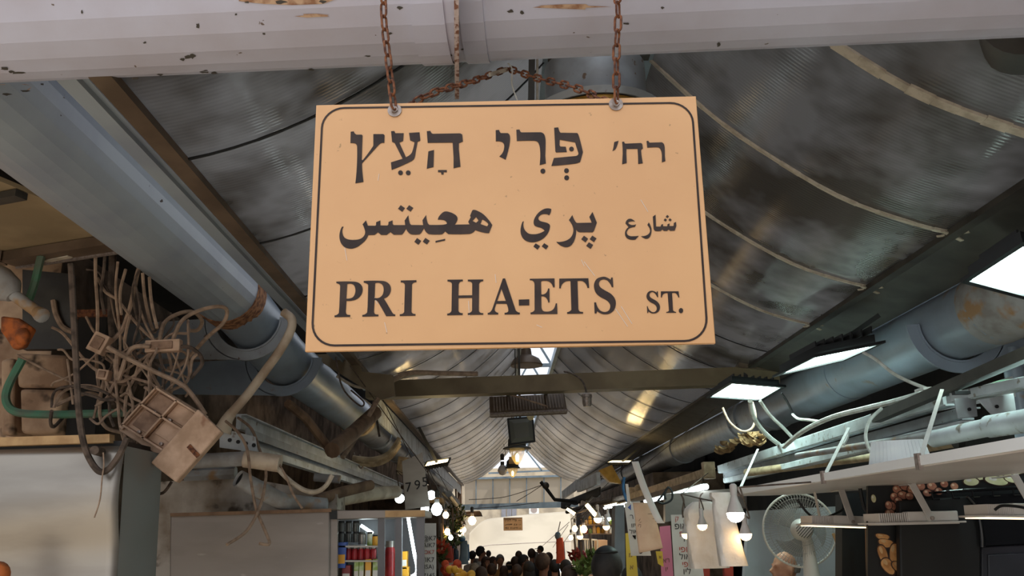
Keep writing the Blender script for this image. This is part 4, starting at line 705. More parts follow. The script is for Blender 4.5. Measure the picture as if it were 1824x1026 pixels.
cable('light_tube', 'short glowing tube slanting inside the upper shelf of the display case', [(643, 936), (664, 950)], 5.5, 5, 'tube_white', 'lamp', k=1)
def goods(name, label, cat_, group, items, m, Y=5.25, lidm=None, form='cyl'):
    for i, (x, y0_, y1_, wd) in enumerate(items):
        a = P(x, y1_, Y); h = (y1_-y0_)*Y/FPX; r = wd*Y/FPX/2
        mm = m[i % len(m)] if isinstance(m, list) else m
        lab = label[i] if isinstance(label, list) else label
        t = thing(name, lab, cat_, tuple(a), group)
        if form == 'cyl':
            MB().lathe(a, [(r*.95, 0), (r, h*.06), (r, h*.82), (r*.8, h*.9), (r*.8, h)], 14).build('body', mm, t)
            if lidm: MB().lathe(a, [(r*.84, h*.9), (r*.84, h*1.04), (0, h*1.04)], 14).build('lid', lidm, t)
        else:
            MB().box(a+V((0, .04, h/2)), (2*r, .08, h)).build('box', mm, t, bevel=.002)
            MB().box(a+V((0, -.001, h*.35)), (1.7*r, .004, h*.35)).build('printed_label', lidm or 'paper', t)
goods('storage_jar', 'smoky glass jar with dark lid on the top shelf of the display case', 'jar', 'smoky jars on the top shelf', [(608+13*(i % 3), 930+19*(i//3), 947+19*(i//3), 12) for i in range(6)], 'smoky_jar', 5.3, 'black')
goods('storage_jar', 'clear jar beside the smoky jars on the top shelf', 'jar', None, [(645, 950, 970, 13)], 'silver_lid', 5.3, 'smoky_jar')
goods('spice_tub', ['yellow tub at the right end of the top shelf', 'green tub on the top shelf behind the yellow tub'], 'tub', None, [(668, 955, 972, 10), (659, 950, 972, 10)], ['yellow_pack', 'green_pack'], 5.3, 'black')
goods('red_tin', 'red tin in the row on the middle shelf of the display case', 'tin', 'red tins on the middle shelf', [(621+11*i, 977, 997, 10.5) for i in range(5)], 'red_pack', 5.25, 'silver_lid')
goods('food_box', 'blue and orange printed box at the left end of the middle shelf', 'box', None, [(608, 970, 1012, 13)], 'blue_pack', 5.2, 'yellow_pack', 'box')
goods('food_pack', ['red and white packet on the bottom shelf', 'first green packet from the left on the bottom shelf', 'second green packet from the left on the bottom shelf', 'orange packet beside the green packets on the bottom shelf', 'pale green packet against the case upright'], 'packet', None, [(616, 1010, 1038, 14), (634, 1002, 1038, 8), (643, 1002, 1038, 8), (655, 1000, 1038, 10), (668, 1000, 1038, 9)], ['red_pack', 'green_pack', 'green_pack', 'yellow_pack', 'green_pack'], 5.22, 'paper', 'box')
goods('canister', 'tall red canister with silver lid in the middle bay', 'canister', None, [(694, 974, 1045, 17)], 'red_pack', 5.25, 'silver_lid')
goods('food_pack', ['orange and white packet standing in the right bay', 'yellow bag low in the right bay of the display case'], 'packet', None, [(720, 985, 1014, 9), (720, 1014, 1050, 14)], ['yellow_pack', 'yellow_pack'], 5.25, 'paper', 'box')
# handwritten price strip next to the case
t = thing('price_sign', 'long white strip of handwritten prices right of the display case', 'sign', tuple(P(764, 970, 6.2)))
MB().prism(pl([(752, 932), (777, 932), (777, 1060), (752, 1060)], 6.2), (0, .004, 0)).build('sheet', 'paper', t)
o_ = P(764.5, 965, 6.19); u_ = 6.2/FPX
writing('black_writing', [('@K7', 0, 2*u_, 11*u_), ('AIK7', 0, -9*u_, 10*u_), ("'IK7", 0, -33*u_, 11*u_), ('ISA)', 0, -44*u_, 10*u_), ('7145', 0, -58*u_, 10*u_)], o_, (1, 0, 0), (0, 0, 1), 'ink_black', t)
writing('red_writing', [('OK7', 0, -20*u_, 9*u_)], o_, (1, 0, 0), (0, 0, 1), 'ink_red', t)
# ------------------------------------------------------------------ right side
def flood(name, label, quad, dark=True, group=None, power='led_white', th=.045, frame=1.16, nfin=7):
    """floodlight: glowing glass in a thin frame, ribbed housing behind; quad = corners of the glass"""
    q = [V(p) for p in quad]; c = sum(q, V())/4; n = (q[1]-q[0]).cross(q[2]-q[0]).normalized()
    if n.dot(EYE-c) < 0: n = -n
    t = thing(name, label, 'floodlight', tuple(c), group); m = 'black' if dark else 'fixture_white'
    big = [c+(p-c)*frame for p in q]; inn = [p for p in q]
    MB().add([p+n*.004 for p in big]+[p+n*.004 for p in inn]+[p-n*.012 for p in big]+[p-n*.012 for p in inn],
             [(i, (i+1) % 4, 4+(i+1) % 4, 4+i) for i in range(4)]+[(i, 8+i, 8+(i+1) % 4, (i+1) % 4) for i in range(4)]+[(8+i, 12+i, 12+(i+1) % 4, 8+(i+1) % 4) for i in range(4)]+[(4+i, 4+(i+1) % 4, 12+(i+1) % 4, 12+i) for i in range(4)]).build('frame', m, t)
    MB().prism([p-n*.008 for p in q], -n*.004).build('glowing_glass', power, t)
    MB().prism([c+(p-c)*.98-n*.013 for p in q], -n*th*.5).build('housing', m, t)
    fb = MB(); u = (q[1]-q[0]); v = (q[3]-q[0])
    for k in range(nfin):
        f = .12+.76*k/(nfin-1); a = q[0]+u*f+v*.15-n*(.013+th*.5); b = q[0]+u*f+v*.85-n*(.013+th*.5)
        fb.bar(a-n*th*.2, b-n*th*.2, .008, th*.4, n)
    fb.build('cooling_fins', m, t)
    return t, c, n
def bracket(t, a, b, w_=.03, m='black'):
    MB().bar(a, b, w_, .005, (0, 1, 0)).build('bracket', m, t)
tA, cA, nA = flood('floodlight', 'large glowing floodlight cut by the right edge of the frame', [Pz(1726, 500, EZ+1.0), Pz(1830, 528, EZ+1.0), Pz(1930, 470, EZ+1.0), Pz(1822, 438, EZ+1.0)], th=.10)
bracket(tA, cA-nA*.04+V((.12, 0, 0)), V((2.5, cA.y+.1, EZ+1.27)), .04)
tB, cB, nB = flood('floodlight', 'glowing floodlight seen edge on above the right end of the tie beam', [Pz(1388, 668, EZ+1.04), Pz(1502, 641, EZ+1.04), Pz(1562, 614, EZ+1.04), Pz(1452, 636, EZ+1.04)], th=.11)
bracket(tB, cB-nB*.04+V((0, 0, .01)), V((2.42, 5.35, EZ+1.27)))
tC, cC, nC = flood('floodlight', 'glowing square floodlight just under the right end of the tie beam', [Pz(1265, 707, EZ+1.0), Pz(1352, 713, EZ+1.0), Pz(1390, 690, EZ+1.0), Pz(1304, 683, EZ+1.0)], th=.09)
bracket(tC, cC-nC*.04, V((cC.x+.1, cC.y+.3, EZ+1.2)))
tD, cD, nD = flood('floodlight', 'small warm floodlight under the right eave deep in the alley', [P(1082, 824, 13.2), P(1120, 824, 13), P(1126, 820, 13.6), P(1090, 820, 13.8)], power='led_warm')
bracket(tD, cD-nD*.03, V((cD.x+.35, cD.y, EZ+1.2)))
tE, cE, nE = flood('floodlight', 'small warm floodlight on the left eave above the price plate', [P(757, 831, 9.4), P(797, 823, 9.2), P(800, 816, 9.6), P(762, 822, 9.8)], power='led_warm')
bracket(tE, cE-nE*.03, V((cE.x-.2, cE.y, EZ+1.1)))
# long white canopy board
bz = EZ+.19
b0, b1 = V((1.31, 1.75, bz)), V((1.32, 5.05, bz-.005))
t = thing('canopy_board', 'long white glossy board hanging over the right stalls', 'canopy', (1.6, 3.4, bz-.03))
o2 = [(1.30, 1.7), (1.30, 5.0), (1.34, 5.12), (1.52, 5.16), (1.72, 5.02), (1.86, 4.6), (1.90, 4.0), (1.92, 1.7)]
MB().prism([(x, y, bz-.028) for x, y in o2], (0, 0, .02)).build('board', 'white_board', t, bevel=.003)
MB().bar((1.295, 1.7, bz-.008), (1.295, 5.02, bz-.012), .014, .030).build('edge_profile', 'edge_white', t)
MB().bar((1.90, 1.7, bz-.0), (1.88, 4.0, bz-.0), .014, .03).build('edge_profile', 'bright_metal', t)
def hanger(a, px2, Y2, y_on):
    lo = V((1.292, y_on, bz-.01)); hi = P(a[0], a[1], Y2)
    MB().bar(lo, hi, .004, .014, (1, 0, 0)).build('hanger_strap', 'fixture_white', t)
    MB().box((1.288, y_on, bz-.012), (.012, .025, .05)).build('strap_clip', 'zinc', t)
hanger((1678, 694), 0, 3.6, 2.72); hanger((1512, 762), 0, 4.6, 3.55); hanger((1350, 800), 0, 6.2, 4.85)
# spots hanging under the board
def spot(label, px, py, Y, wpx, warm, ang=-4, top=(0, 0)):
    c = P(px, py, Y); u = Y/FPX; w_ = wpx*u
    t = thing('stall_floodlight', label, 'floodlight', tuple(c), None)
    R = Matrix.Rotation(math.radians(ang), 3, 'Y')
    MB().box(c+V((0, .08, .0)), (w_, .20, .008), R).build('glass_frame', 'fixture_white', t, bevel=.002)
    MB().box(c+V((0, .08, -.006)), (w_*.88, .17, .004), R).build('lamp_glass', 'lamp_dim' if warm else 'fixture_white', t)
    MB().box(c+R@V((w_*.16, .08, .026)), (w_*.56, .17, .044), R).build('driver_housing', 'fixture_white', t, bevel=.005)
    fb = MB()
    for k in range(14): fb.box(c+R@V((-w_*.43+w_*.3*k/13, .08, .024)), (.006, .17, .038), R)
    fb.build('cooling_fins', 'fixture_white', t)
    s_ = c+R@V((w_*.1, -.03, .03)); e = V((s_.x+top[0]*u, c.y+.02, bz-.028))
    MB().bar(s_+V((0, -.01, -.02)), V((e.x, e.y-.06, e.z)), .004, .034, (1, .25, 0)).build('bracket', 'fixture_white', t)
    MB().bar(V((e.x, e.y-.06, e.z-.003)), V((e.x+.03, e.y+.12, e.z-.003)), .034, .004).build('bracket_foot', 'fixture_white', t)
    MB().lathe(s_+V((0, -.014, -.012)), [(.009, 0), (.009, .006), (0, .007)], 12, (0, -1, 0)).build('bolt', 'zinc', t)
    return t
spot('left one of the three lamps hanging under the white board, warm lit', 1501, 936, 4.5, 122, True, 3, (-13, 0))
spot('middle one of the three lamps hanging under the white board, unlit', 1637, 931, 3.95, 158, False, 0, (-26, 0))
spot('right one of the three lamps hanging under the white board, cut by the frame edge', 1822, 920, 3.35, 140, True, 2, (-28, 0))
for pts, Y, lab in (([(1451, 878), (1461, 924)], 4.75, 'grey strap hanging between fan and left lamp under the board'), ([(1562, 863), (1578, 924)], 4.15, 'white strap reaching down behind the middle lamp')):
    a, b = P(*pts[0], Y), P(*pts[-1], Y); a.z = bz-.028
    one(MB().bar(a, b, .03, .004, (1, 0, 0)), 'lamp_strap', 'fixture_white', lab, 'strap')
cable('cable', 'black cable drooping from the left board lamp across the fan', [(1420, 890), (1440, 915), (1462, 924), (1490, 914), (1505, 905)], 4.6, 4, 'black')
cable('cable', 'black cable arching over the right board lamp', [(1772, 908), (1784, 901), (1810, 902), (1830, 906)], 3.2, 5, 'black')
cable('cable', 'black cable dropping behind the straps to the middle lamp', [(1532, 870), (1540, 905), (1560, 925)], 4.2, 6, 'black')
# metal trays, pipes and cables over the board
def rail(name, label, a, b, Ya, Yb, hpx, m, m2=None, catg='rail'):
    A, B = P(a[0], a[1], Ya), P(b[0], b[1], Yb); h = hpx*Ya/FPX
    t = thing(name, label, catg, tuple(A))
    MB().bar(A, B, .02, h).build('face', m, t, bevel=.003)
    MB().bar(A+V((.05, 0, h*.45)), B+V((.05, 0, h*.45)), .10, .008).build('top_lip', m, t)
    MB().bar(A+V((.03, 0, -h*.5)), B+V((.03, 0, -h*.5)), .06, .01).build('bottom_lip', m2 or m, t)
    return t
rail('steel_rail', 'upper pale steel rail running over the white board', (1682, 708), (1280, 836), 4.3, 9.0, 26, 'bright_metal')
rail('steel_rail', 'second steel rail just below the upper pale rail', (1712, 758), (1290, 856), 4.1, 9.0, 16, 'bright_metal')
rail('steel_rail', 'dark grooved rail between the two pale steel rails', (1712, 736), (1290, 848), 4.25, 9.1, 20, 'grey_metal')
t = rail('steel_rail', 'flaking white steel rail with slots at the right edge', (1900, 664), (1695, 708), 3.3, 4.1, 20, 'bright_metal')
for hx, hy in ((1712, 700), (1760, 690)): MB().box(P(hx, hy, 3.85), (.07, .03, .014)).build('slot', 'black', t)
t = thing('angle_bracket', 'grey perforated angle plates joining the steel rails', 'bracket', tuple(P(1760, 720, 3.9)))
MB().prism(pl([(1700, 710), (1738, 706), (1742, 742), (1706, 746)], 3.95), (0, .01, 0)).build('plate', 'grey_metal', t, bevel=.003)
MB().prism(pl([(1742, 712), (1806, 700), (1812, 740), (1770, 742)], 3.85), (0, .01, 0)).build('plate', 'light_metal', t, bevel=.003)
MB().lathe(P(1727, 729, 3.94), [(.008, -.002), (.008, .004), (0, .004)], 10, (0, 1, 0)).lathe(P(1776, 724, 3.84), [(.008, -.002), (.008, .004), (0, .004)], 10, (0, 1, 0)).build('bolt_hole', 'black', t)
t = thing('vent_pipe', 'thick white flaking pipe ending above the clear plastic tray', 'pipe', tuple(P(1740, 770, 3.7)))
MB().tube(pl([(1662, 782), (1765, 760)], (3.95, 3.6)), .038, 18).build('pipe', 'bright_metal', t); MB().tube(pl([(1762, 760), (1900, 738)], (3.6, 3.2)), .046, 18).build('sleeve', 'bright_metal', t)
t = thing('vent_pipe', 'beige pipe with an open black end above the white board', 'pipe', tuple(P(1700, 795, 3.9)))
MB().tube(pl([(1330, 842), (1560, 812), (1700, 786)], (7.5, 4.5, )), .032, 16).build('pipe', 'beige_plastic', t)
MB().tube(pl([(1700, 786), (1712, 784)], 3.9), .034, 16).build('black_end', 'black', t)
cable('conduit', 'thin grey conduit following the rails to the junction box', [(1420, 812), (1560, 790), (1690, 770)], (6.0, 4.0), 12, 'pvc_grey', 'conduit', k=1, n=12)
t = thing('junction_box', 'white junction box sitting on the upper pale rail', 'junction box', tuple(P(1660, 712, 4.5)))
MB().box(P(1657, 706, 4.5), (.125, .09, .05)).build('case', 'white_plastic', t, bevel=.004); MB().box(P(1660, 694, 4.5), (.14, .10, .016)).build('lid', 'white_plastic', t, bevel=.003)
MB().bar(P(1671, 688, 4.4), P(1674, 716, 4.4), .012, .006, (0, 1, 0)).build('clamp', 'dark_metal', t)
cable('cable', 'thick white cable draped along the upper pale rail', [(1640, 702), (1590, 716), (1540, 728), (1480, 744), (1430, 768), (1396, 796)], (4.35, 6.4), 9, 'white_cable')
cable('cable', 'thick white cable drooping from the square floodlight to the rail', [(1336, 714), (1341, 740), (1356, 764), (1372, 780), (1388, 792)], (6.3, 7), 8, 'white_cable')
cable('cable', 'thin white cable from the square floodlight to the rail', [(1354, 714), (1372, 740), (1395, 762), (1412, 780)], (6.3, 6.6), 6, 'white_cable')
cable('cable', 'white cable sweeping from the edge-on floodlight to the junction box', [(1538, 628), (1560, 640), (1590, 664), (1620, 680), (1650, 692)], (5.0, 4.5), 6, 'white_cable')
cable('cable', 'white cable hanging in a bow from the upper rail to the tray', [(1570, 728), (1550, 748), (1542, 775), (1548, 800), (1562, 816)], (4.6, 4.1), 6, 'white_cable')
cable('cable', 'grey cable bowed under the right pipe beside the square floodlight', [(1287, 726), (1300, 752), (1322, 768), (1340, 762), (1346, 740), (1340, 716)], 6.9, 4, 'dust_cable')
cable('cable', 'black cable joined to green wire beside the square floodlight', [(1392, 700), (1402, 715), (1412, 736)], 6.3, 4, 'black')
cable('cable', 'white and green wire end lying on the upper rail', [(1412, 738), (1422, 746), (1440, 748), (1466, 752)], (6.3, 5.8), 5, 'white_cable')
cable('hose', 'thin green hose arching over the rails at the right edge', [(1764, 686), (1780, 680), (1800, 678), (1830, 680)], 3.9, 5, 'green_hose', 'hose')
cable('cable', 'white strap end hanging off the upper rail by the drooping cables', [(1505, 760), (1510, 776), (1503, 792)], (5.0, 4.8), 5, 'white_cable')
jb = thing('junction_box', 'beige plastic junction boxes on the rail above the tube lights', 'junction box', tuple(P(1268, 832, 8.4)))
MB().box(P(1262, 838, 8.6), (.115, .09, .16)).build('case', 'beige_plastic', jb, bevel=.006); MB().box(P(1262, 838, 8.54), (.09, .02, .13)).build('lid', 'beige_plastic', jb, bevel=.004)
jb = thing('junction_box', 'small yellowish junction box where the paper strip hangs', 'junction box', tuple(P(1128, 875, 10)))
MB().box(P(1124, 879, 11.9), (.1, .1, .16)).build('case', 'beige_plastic', jb, bevel=.006); MB().lathe(P(1138, 871, 11.8), [(.06, -.04), (.06, .04)], 16, (0, 1, 0)).build('round_cap', 'beige_plastic', jb)
for i, (a, b, Ya, Yb, h, m) in enumerate((((1258, 842), (1120, 886), 8.6, 12, 16, 'beige_plastic'), ((1250, 856), (1120, 894), 8.6, 12, 9, 'brown_metal'))):
    rail('cable_trunking', ['beige cable trunking along the right stalls above the tube lights', 'brown cable trunking directly above the tube lights'][i], a, b, Ya, Yb, h, m, None, 'trunking')
cable('cable', 'cables bundled along the right eave deep in the alley', [(1180, 868), (1100, 888), (1050, 900), (1010, 912)], (11, 17), 8, 'dust_dark')
# clear plastic tray
t = thing('plastic_tray', 'clear ribbed plastic tray lying upside down on the white board', 'tray', tuple(P(1598, 808, 3.3)))
c = V((1.5, 3.25, bz+.012)); c = P(1600, 812, 3.5); c.z = bz+.02
R = rotz(math.radians(-22))
def ringpts(sx, sy, z): return [c+R@V((a*sx, b*sy, z)) for a, b in ((-1, -.8), (-.8, -1), (.8, -1), (1, -.8), (1, .8), (.8, 1), (-.8, 1), (-1, .8))]
mb = MB(); r0, r1, r2 = ringpts(.125, .09, 0), ringpts(.115, .08, .004), ringpts(.095, .062, .10)
mb.add(r0+r1+r2, [(i, (i+1) % 8, 8+(i+1) % 8, 8+i) for i in range(8)]+[(8+i, 8+(i+1) % 8, 16+(i+1) % 8, 16+i) for i in range(8)]+[tuple(range(16, 24))]); mb.build('shell', 'clear_plastic', t, solid=.001)
mb = MB()
for k in range(13): 
    f = -.09+.18*k/12; mb.bar(c+R@V((f, -.079, .006)), c+R@V((f*.86, -.063, .096)), .003, .002); mb.bar(c+R@V((.117, f*.7, .006)), c+R@V((.097, f*.55, .096)), .003, .002)
mb.build('ribs', 'clear_plastic', t); 
mb = MB()
for p_, q_ in zip(r0, r0[1:]+r0[:1]): mb.tube([p_, q_], .003, 6)
mb.build('rim', 'bright_metal', t)
# dried leaves on the rails
random.seed(3)
for i in range(28):
    f = random.random(); p_ = P(1283+75*f, 804-22*f+random.uniform(-12, 6), 7.9-.9*f); mb = MB()
    a = random.random()*6.28; s_ = random.uniform(.035, .065); R = Matrix.Rotation(a, 3, 'Z')@Matrix.Rotation(random.uniform(-.9, .9), 3, 'X')
    mb.grid(lambda u, v, p_=p_, R=R, s_=s_: p_+R@V(((u-.5)*2.2*s_, (v-.5)*1.5*s_*math.sin(math.pi*max(.04, min(.96, u))), .6*s_*(u-.5)**2*4+.3*s_*math.sin(5*v+3*u))), 6, 4)
    one(mb, 'dry_leaf', 'leaf_dry', 'dry curled leaf in the heap on the rails beneath the right pipe', 'leaf', 'dry leaves on the right rails', fix=False)
# tube lights along the right stalls
for (a, b, Ya, Yb, lab) in (((1198, 879), (1258, 867), 10.0, 8.7, 'nearest white tube light under the right trunking'), ((1150, 893), (1188, 884), 11.2, 10.3, 'second white tube light under the right trunking, behind the paper strip'), ((1101, 902), (1128, 896), 12.4, 11.8, 'third white tube light under the right trunking'), ((1078, 904), (1100, 899), 13.0, 12.4, 'farthest white tube light under the right trunking, bluish')):
    t = thing('tube_light', lab, 'light', tuple(P(*a, Ya)))
    MB().tube([P(*a, Ya), P(*b, Yb)], .026, 12).build('tube', 'tube_white', t); MB().bar(P(*a, Ya)+V((0, 0, .035)), P(*b, Yb)+V((0, 0, .035)), .05, .02).build('fitting', 'beige_plastic', t)
    m_ = (P(*a, Ya)+P(*b, Yb))/2; MB().tube([m_+V((0, 0, .03)), m_+V((.02, 0, .16))], .006, 6).build('hanger', 'dust_dark', t)
for (a, b, Y, wpx, lab, m) in (((1045, 898), (1062, 918), 11, 8, 'slanting yellow tube light by the right produce stall', 'led_warm'), ((1010, 906), (1024, 916), 14, 5, 'small slanting lamp on a dark arm at the far right stall', 'led_warm')):
    t = thing('tube_light', lab, 'light', tuple(P(*a, Y)))
    MB().tube([P(*a, Y), P(*b, Y)], wpx*Y/FPX/2, 10).build('tube', m, t); MB().bar(P(a[0]-2, a[1]-5, Y), P(b[0]+4, b[1]-4, Y), .04, .03).build('fitting', 'dark_metal', t)
# bulbs
BT = []
def bulb(label, px, py, Y, dpx, m='bulb_warm', half=True, sock=True, hang=None, group=None, neck='fixture_white'):
    c = P(px, py, Y); r = dpx*Y/FPX/2
    t = thing('light_bulb', label, 'light bulb', tuple(c), group)
    if half: MB().lathe(c, [(0, -r), (r*.5, -r*.87), (r*.87, -r*.5), (r, 0), (r*.97, r*.12)], 18).build('glowing_globe', m, t); MB().lathe(c, [(r*.98, r*.12), (r*.9, r*.4), (r*.5, r*1.5), (r*.34, r*2.1), (0, r*2.1)], 18).build('housing', neck, t)
    else: MB().lathe(c, [(0, -r), (r*.6, -r*.8), (r, 0), (r*.75, r*.7), (r*.4, r*1.1)], 16).build('glowing_globe', m, t); MB().lathe(c, [(r*.42, r*1.1), (r*.42, r*1.8), (0, r*1.8)], 12).build('housing', neck, t)
    if sock: MB().lathe(c, [(r*.4, r*2.1), (r*.42, r*3.2), (r*.2, r*3.4), (0, r*3.4)], 12).build('socket', 'dark_metal' if not half else neck, t)
    top = P(*hang, Y) if hang else c+V((0, 0, r*3+.18))
    BT.append((px, Y, top))
    MB().tube(cat([c+V((0, 0, r*3.3)), c.lerp(top, .6)+V((r*.5, 0, 0)), top]), .004, 6).build('cord', 'dust_dark', t)
    return t
bulb('large white bulb hanging at the far end of the white board', 1310, 915, 3.9, 30, 'bulb_white', hang=(1318, 868))
bulb('warm bulb just lower right of the large white bulb', 1328, 952, 4.6, 21, hang=(1330, 905))
bulb('warm bulb glowing in front of the hanging bag bundle', 1251, 936, 5.0, 17, hang=(1247, 888))
bulb('warm bulb half hidden by the left edge of the bag bundle', 1222, 952, 5.6, 15, hang=(1214, 880))
bulb('white bulb hanging right of the slanting yellow tube light', 1065, 924, 11, 14, 'bulb_white', hang=(1066, 900))
bulb('bluish white bulb beside the grey pillar', 1083, 923, 11.5, 10, 'tube_white', hang=(1084, 900))
bulb('warm globe bulb topmost left in the cluster over the right produce stall', 1024, 942, 11, 10, half=False, hang=(1024, 915)); bulb('warm globe bulb topmost right in the cluster over the right produce stall', 1040, 943, 10.5, 12, half=False, hang=(1040, 915))
bulb('warm globe bulb in the middle of the cluster over the right produce stall', 1033, 955, 10.5, 11, hang=(1033, 925)); bulb('small warm bulb lowest left in the cluster over the right produce stall', 1017, 958, 12, 8, half=False, hang=(1017, 925))
bulb('square pale lamp under the bluish bulb', 1080, 938, 10.5, 12, 'bulb_warm', hang=(1081, 925))
bulb('large white globe bulb right of the price plate', 778, 908, 7.5, 20, 'tube_white', half=False, hang=(782, 870)); bulb('small warm bulb under the greenery on the left', 794, 918, 8.5, 11, half=False, hang=(794, 895))
bulb('bright warm lamp under the wooden ledge on the left', 841, 928, 12, 14, half=False, hang=(838, 915)); bulb('left of the two warm bulbs over the blue garment', 821, 950, 12, 11, half=False, hang=(822, 935)); bulb('right of the two warm bulbs over the blue garment', 826, 944, 12.5, 9, half=False, hang=(828, 930))
bulb('warm bulb lowest in the greenery', 797, 948, 9.5, 11, half=False, hang=(797, 925)); bulb('small cool white bulb below the greenery bulbs', 803, 958, 9, 8, 'tube_white', half=False, hang=(803, 935))
for (x, y, r_, lab) in ((768, 882, 9, 'round cool reflector lamp above the white globe bulb'), (757, 906, 8, 'flat cool lamp at the lower corner of the price plate'), (712, 888, 9, 'cool lamp behind the price plate edge')):
    Y = 8.8; c = P(x, y, Y); t = thing('reflector_lamp', lab, 'lamp', tuple(c)); rr = r_*Y/FPX
    MB().lathe(c, [(rr*.9, 0), (rr*.9, .004), (0, .004)], 18, (.2, -.9, -.4)).build('glowing_face', 'tube_white', t); MB().lathe(c, [(rr, 0), (rr*.8, -.04), (rr*.4, -.08), (0, -.09)], 18, (.2, -.9, -.4)).build('reflector', 'dark_metal', t)
    tp_ = c+V((-.05, .1, .28)); MB().tube([c+V((0, .06, .02)), tp_], .006, 6).build('stem', 'dust_dark', t); BT.append((x, Y, tp_))
# sagging lamp cables that carry the bulbs
for lab, sel, e0, e1 in (('thin cable carrying the far warm bulbs along the right stalls', [b for b in BT if 1000 < b[0] < 1100], (2.4, 9.6, EZ+1.27), (2.4, 15, EZ+1.27)),
                         ('thin cable carrying the bulbs among the hanging bags on the right', [b for b in BT if b[0] > 1200], (1.4, 3.6, EZ+.17), P(1262, 842, 8.6)),
                         ('thin cable carrying the bulbs and lamps along the left stalls', [b for b in BT if b[0] < 860], (-1.2, 6.9, EZ+1.3), (-1.25, 15, EZ+1.3))):
    pts = [V(e0)]+[b[2] for b in sorted(sel, key=lambda b: b[1])]+[V(e1)]
    one(MB().tube(pts, .004, 5), 'lamp_cable', 'dust_dark', lab, 'cable')
# bags
def lumpy(mb, o, w_, h_, d_, f, seed, nu=28, nv=20):
    random.seed(seed); ph = [random.random()*6 for _ in range(8)]
    def fn(u, v):
        a = 2*math.pi*u; k = f(v); ca, sa = math.cos(a), math.sin(a)
        e = .55; x = math.copysign(abs(ca)**e, ca)*w_/2*k[0]; y = math.copysign(abs(sa)**e, sa)*d_/2*k[1]
        n_ = .035*math.sin(3*a+ph[0]+5*v)+.03*math.sin(5*a+ph[1]-7*v)+.02*math.sin(9*a+ph[2]+11*v)
        return o+V((x*(1+n_)+k[2]*w_, y*(1+n_), h_*v))
    return mb.grid(fn, nu, nv)
def bundle(name, label, px, py_bot, Y, wpx, hpx, m, prof, seed, group=None, d=.12):
    o = P(px, py_bot, Y); u = Y/FPX; t = thing(name, label, 'bag', tuple(o), group)
    mb = MB(); lumpy(mb, o, wpx*u, hpx*u, d, prof, seed); mb.build('bags', m, t)
    return t, o, u
pr1 = lambda v: ((1-.05*v+.03*math.sin(9*v)) if v < .82 else .96-.5*((v-.82)/.18)**2, 1 if v < .85 else 1-(v-.85)*4, -.05*v)
tb1, o1, u1 = bundle('bag_bundle', 'fat bundle of white plastic bags hanging on a hook, lit orange from below', 1263, 1012, 5.3, 66, 110, 'bag_white', pr1, 4)
MB().tube(cat([P(1248, 930, 5.2), P(1246, 905, 5.2), P(1247, 885, 5.2), P(1252, 878, 5.2)]), .004, 6).build('hook', 'zinc', tb1)
tb2, o2_, u2 = bundle('bag_bundle', 'slim bundle of white bags hanging behind the large white bulb', 1306, 1008, 4.7, 46, 122, 'bag_white', lambda v: ((1.0-.35*v) if v < .8 else .72-(v-.8)*1.2+.25*(v > .9), 1-.5*v, -.28*v), 9)
tp = thing('paper_bag', 'pink brown printed paper bag hanging by the tube lights', 'bag', tuple(P(1152, 985, 5.6)))
cc = [P(1128, 896, 5.6), P(1160, 896, 5.6), P(1180, 977, 5.55), P(1138, 985, 5.55)]
mb = MB(); lumpf = lambda s_, q_: cc[0].lerp(cc[1], s_).lerp(cc[3].lerp(cc[2], s_), q_)+V((0, -.012*math.sin(math.pi*s_)-.004*math.sin(9*q_+4*s_), 0)); mb.grid(lumpf, 12, 16); mb.build('front', 'kraft', tp, solid=.012)
ez_ = (cc[0]-cc[3]).normalized(); ex_ = (cc[2]-cc[3]).normalized(); o_ = cc[0].lerp(cc[2], .5)+V((0, -.016, 0)); u_ = 5.6/FPX
strokes('printed_emblem', [[(-15*u_, 10*u_), (-8*u_, 17*u_), (2*u_, 19*u_), (12*u_, 17*u_)], [(-14*u_, 7*u_), (0, 11*u_), (12*u_, 9*u_)]], o_, ex_, ez_, .0016, 'ink_brown', tp)
writing('printed_text', [('\u05d9\u05dc\u05d0\u05d5\u05e4\u05e1\u05d0\u05dc'[::1], 0, -1*u_, 9*u_), ('\u05d5\u05dc\u05d0\u05e8\u05d5\u05d1', 0, -9*u_, 5*u_), ('\u05e1\u05d5\u05dc', 0, -16*u_, 4*u_), ('\u05de\u05d9\u05e4\u05d5', 0, -22*u_, 4*u_)], o_, ex_, ez_, 'ink_brown', tp, .0006)
t = thing('paper_strip', 'long pale paper strip hanging diagonally in front of the paper bag', 'strip', tuple(P(1150, 880, 5.4)))
ss = [P(1131, 822, 5.4), P(1147, 868, 5.4), P(1170, 920, 5.35), P(1178, 932, 5.35)]
mb = MB(); cp = cat(ss, 6)
mb.add([p_-V((.022, 0, 0)) for p_ in cp]+[p_+V((.022, 0, 0)) for p_ in cp], [(i, i+1, len(cp)+i+1, len(cp)+i) for i in range(len(cp)-1)]); mb.build('strip', 'paper', t, solid=.001)
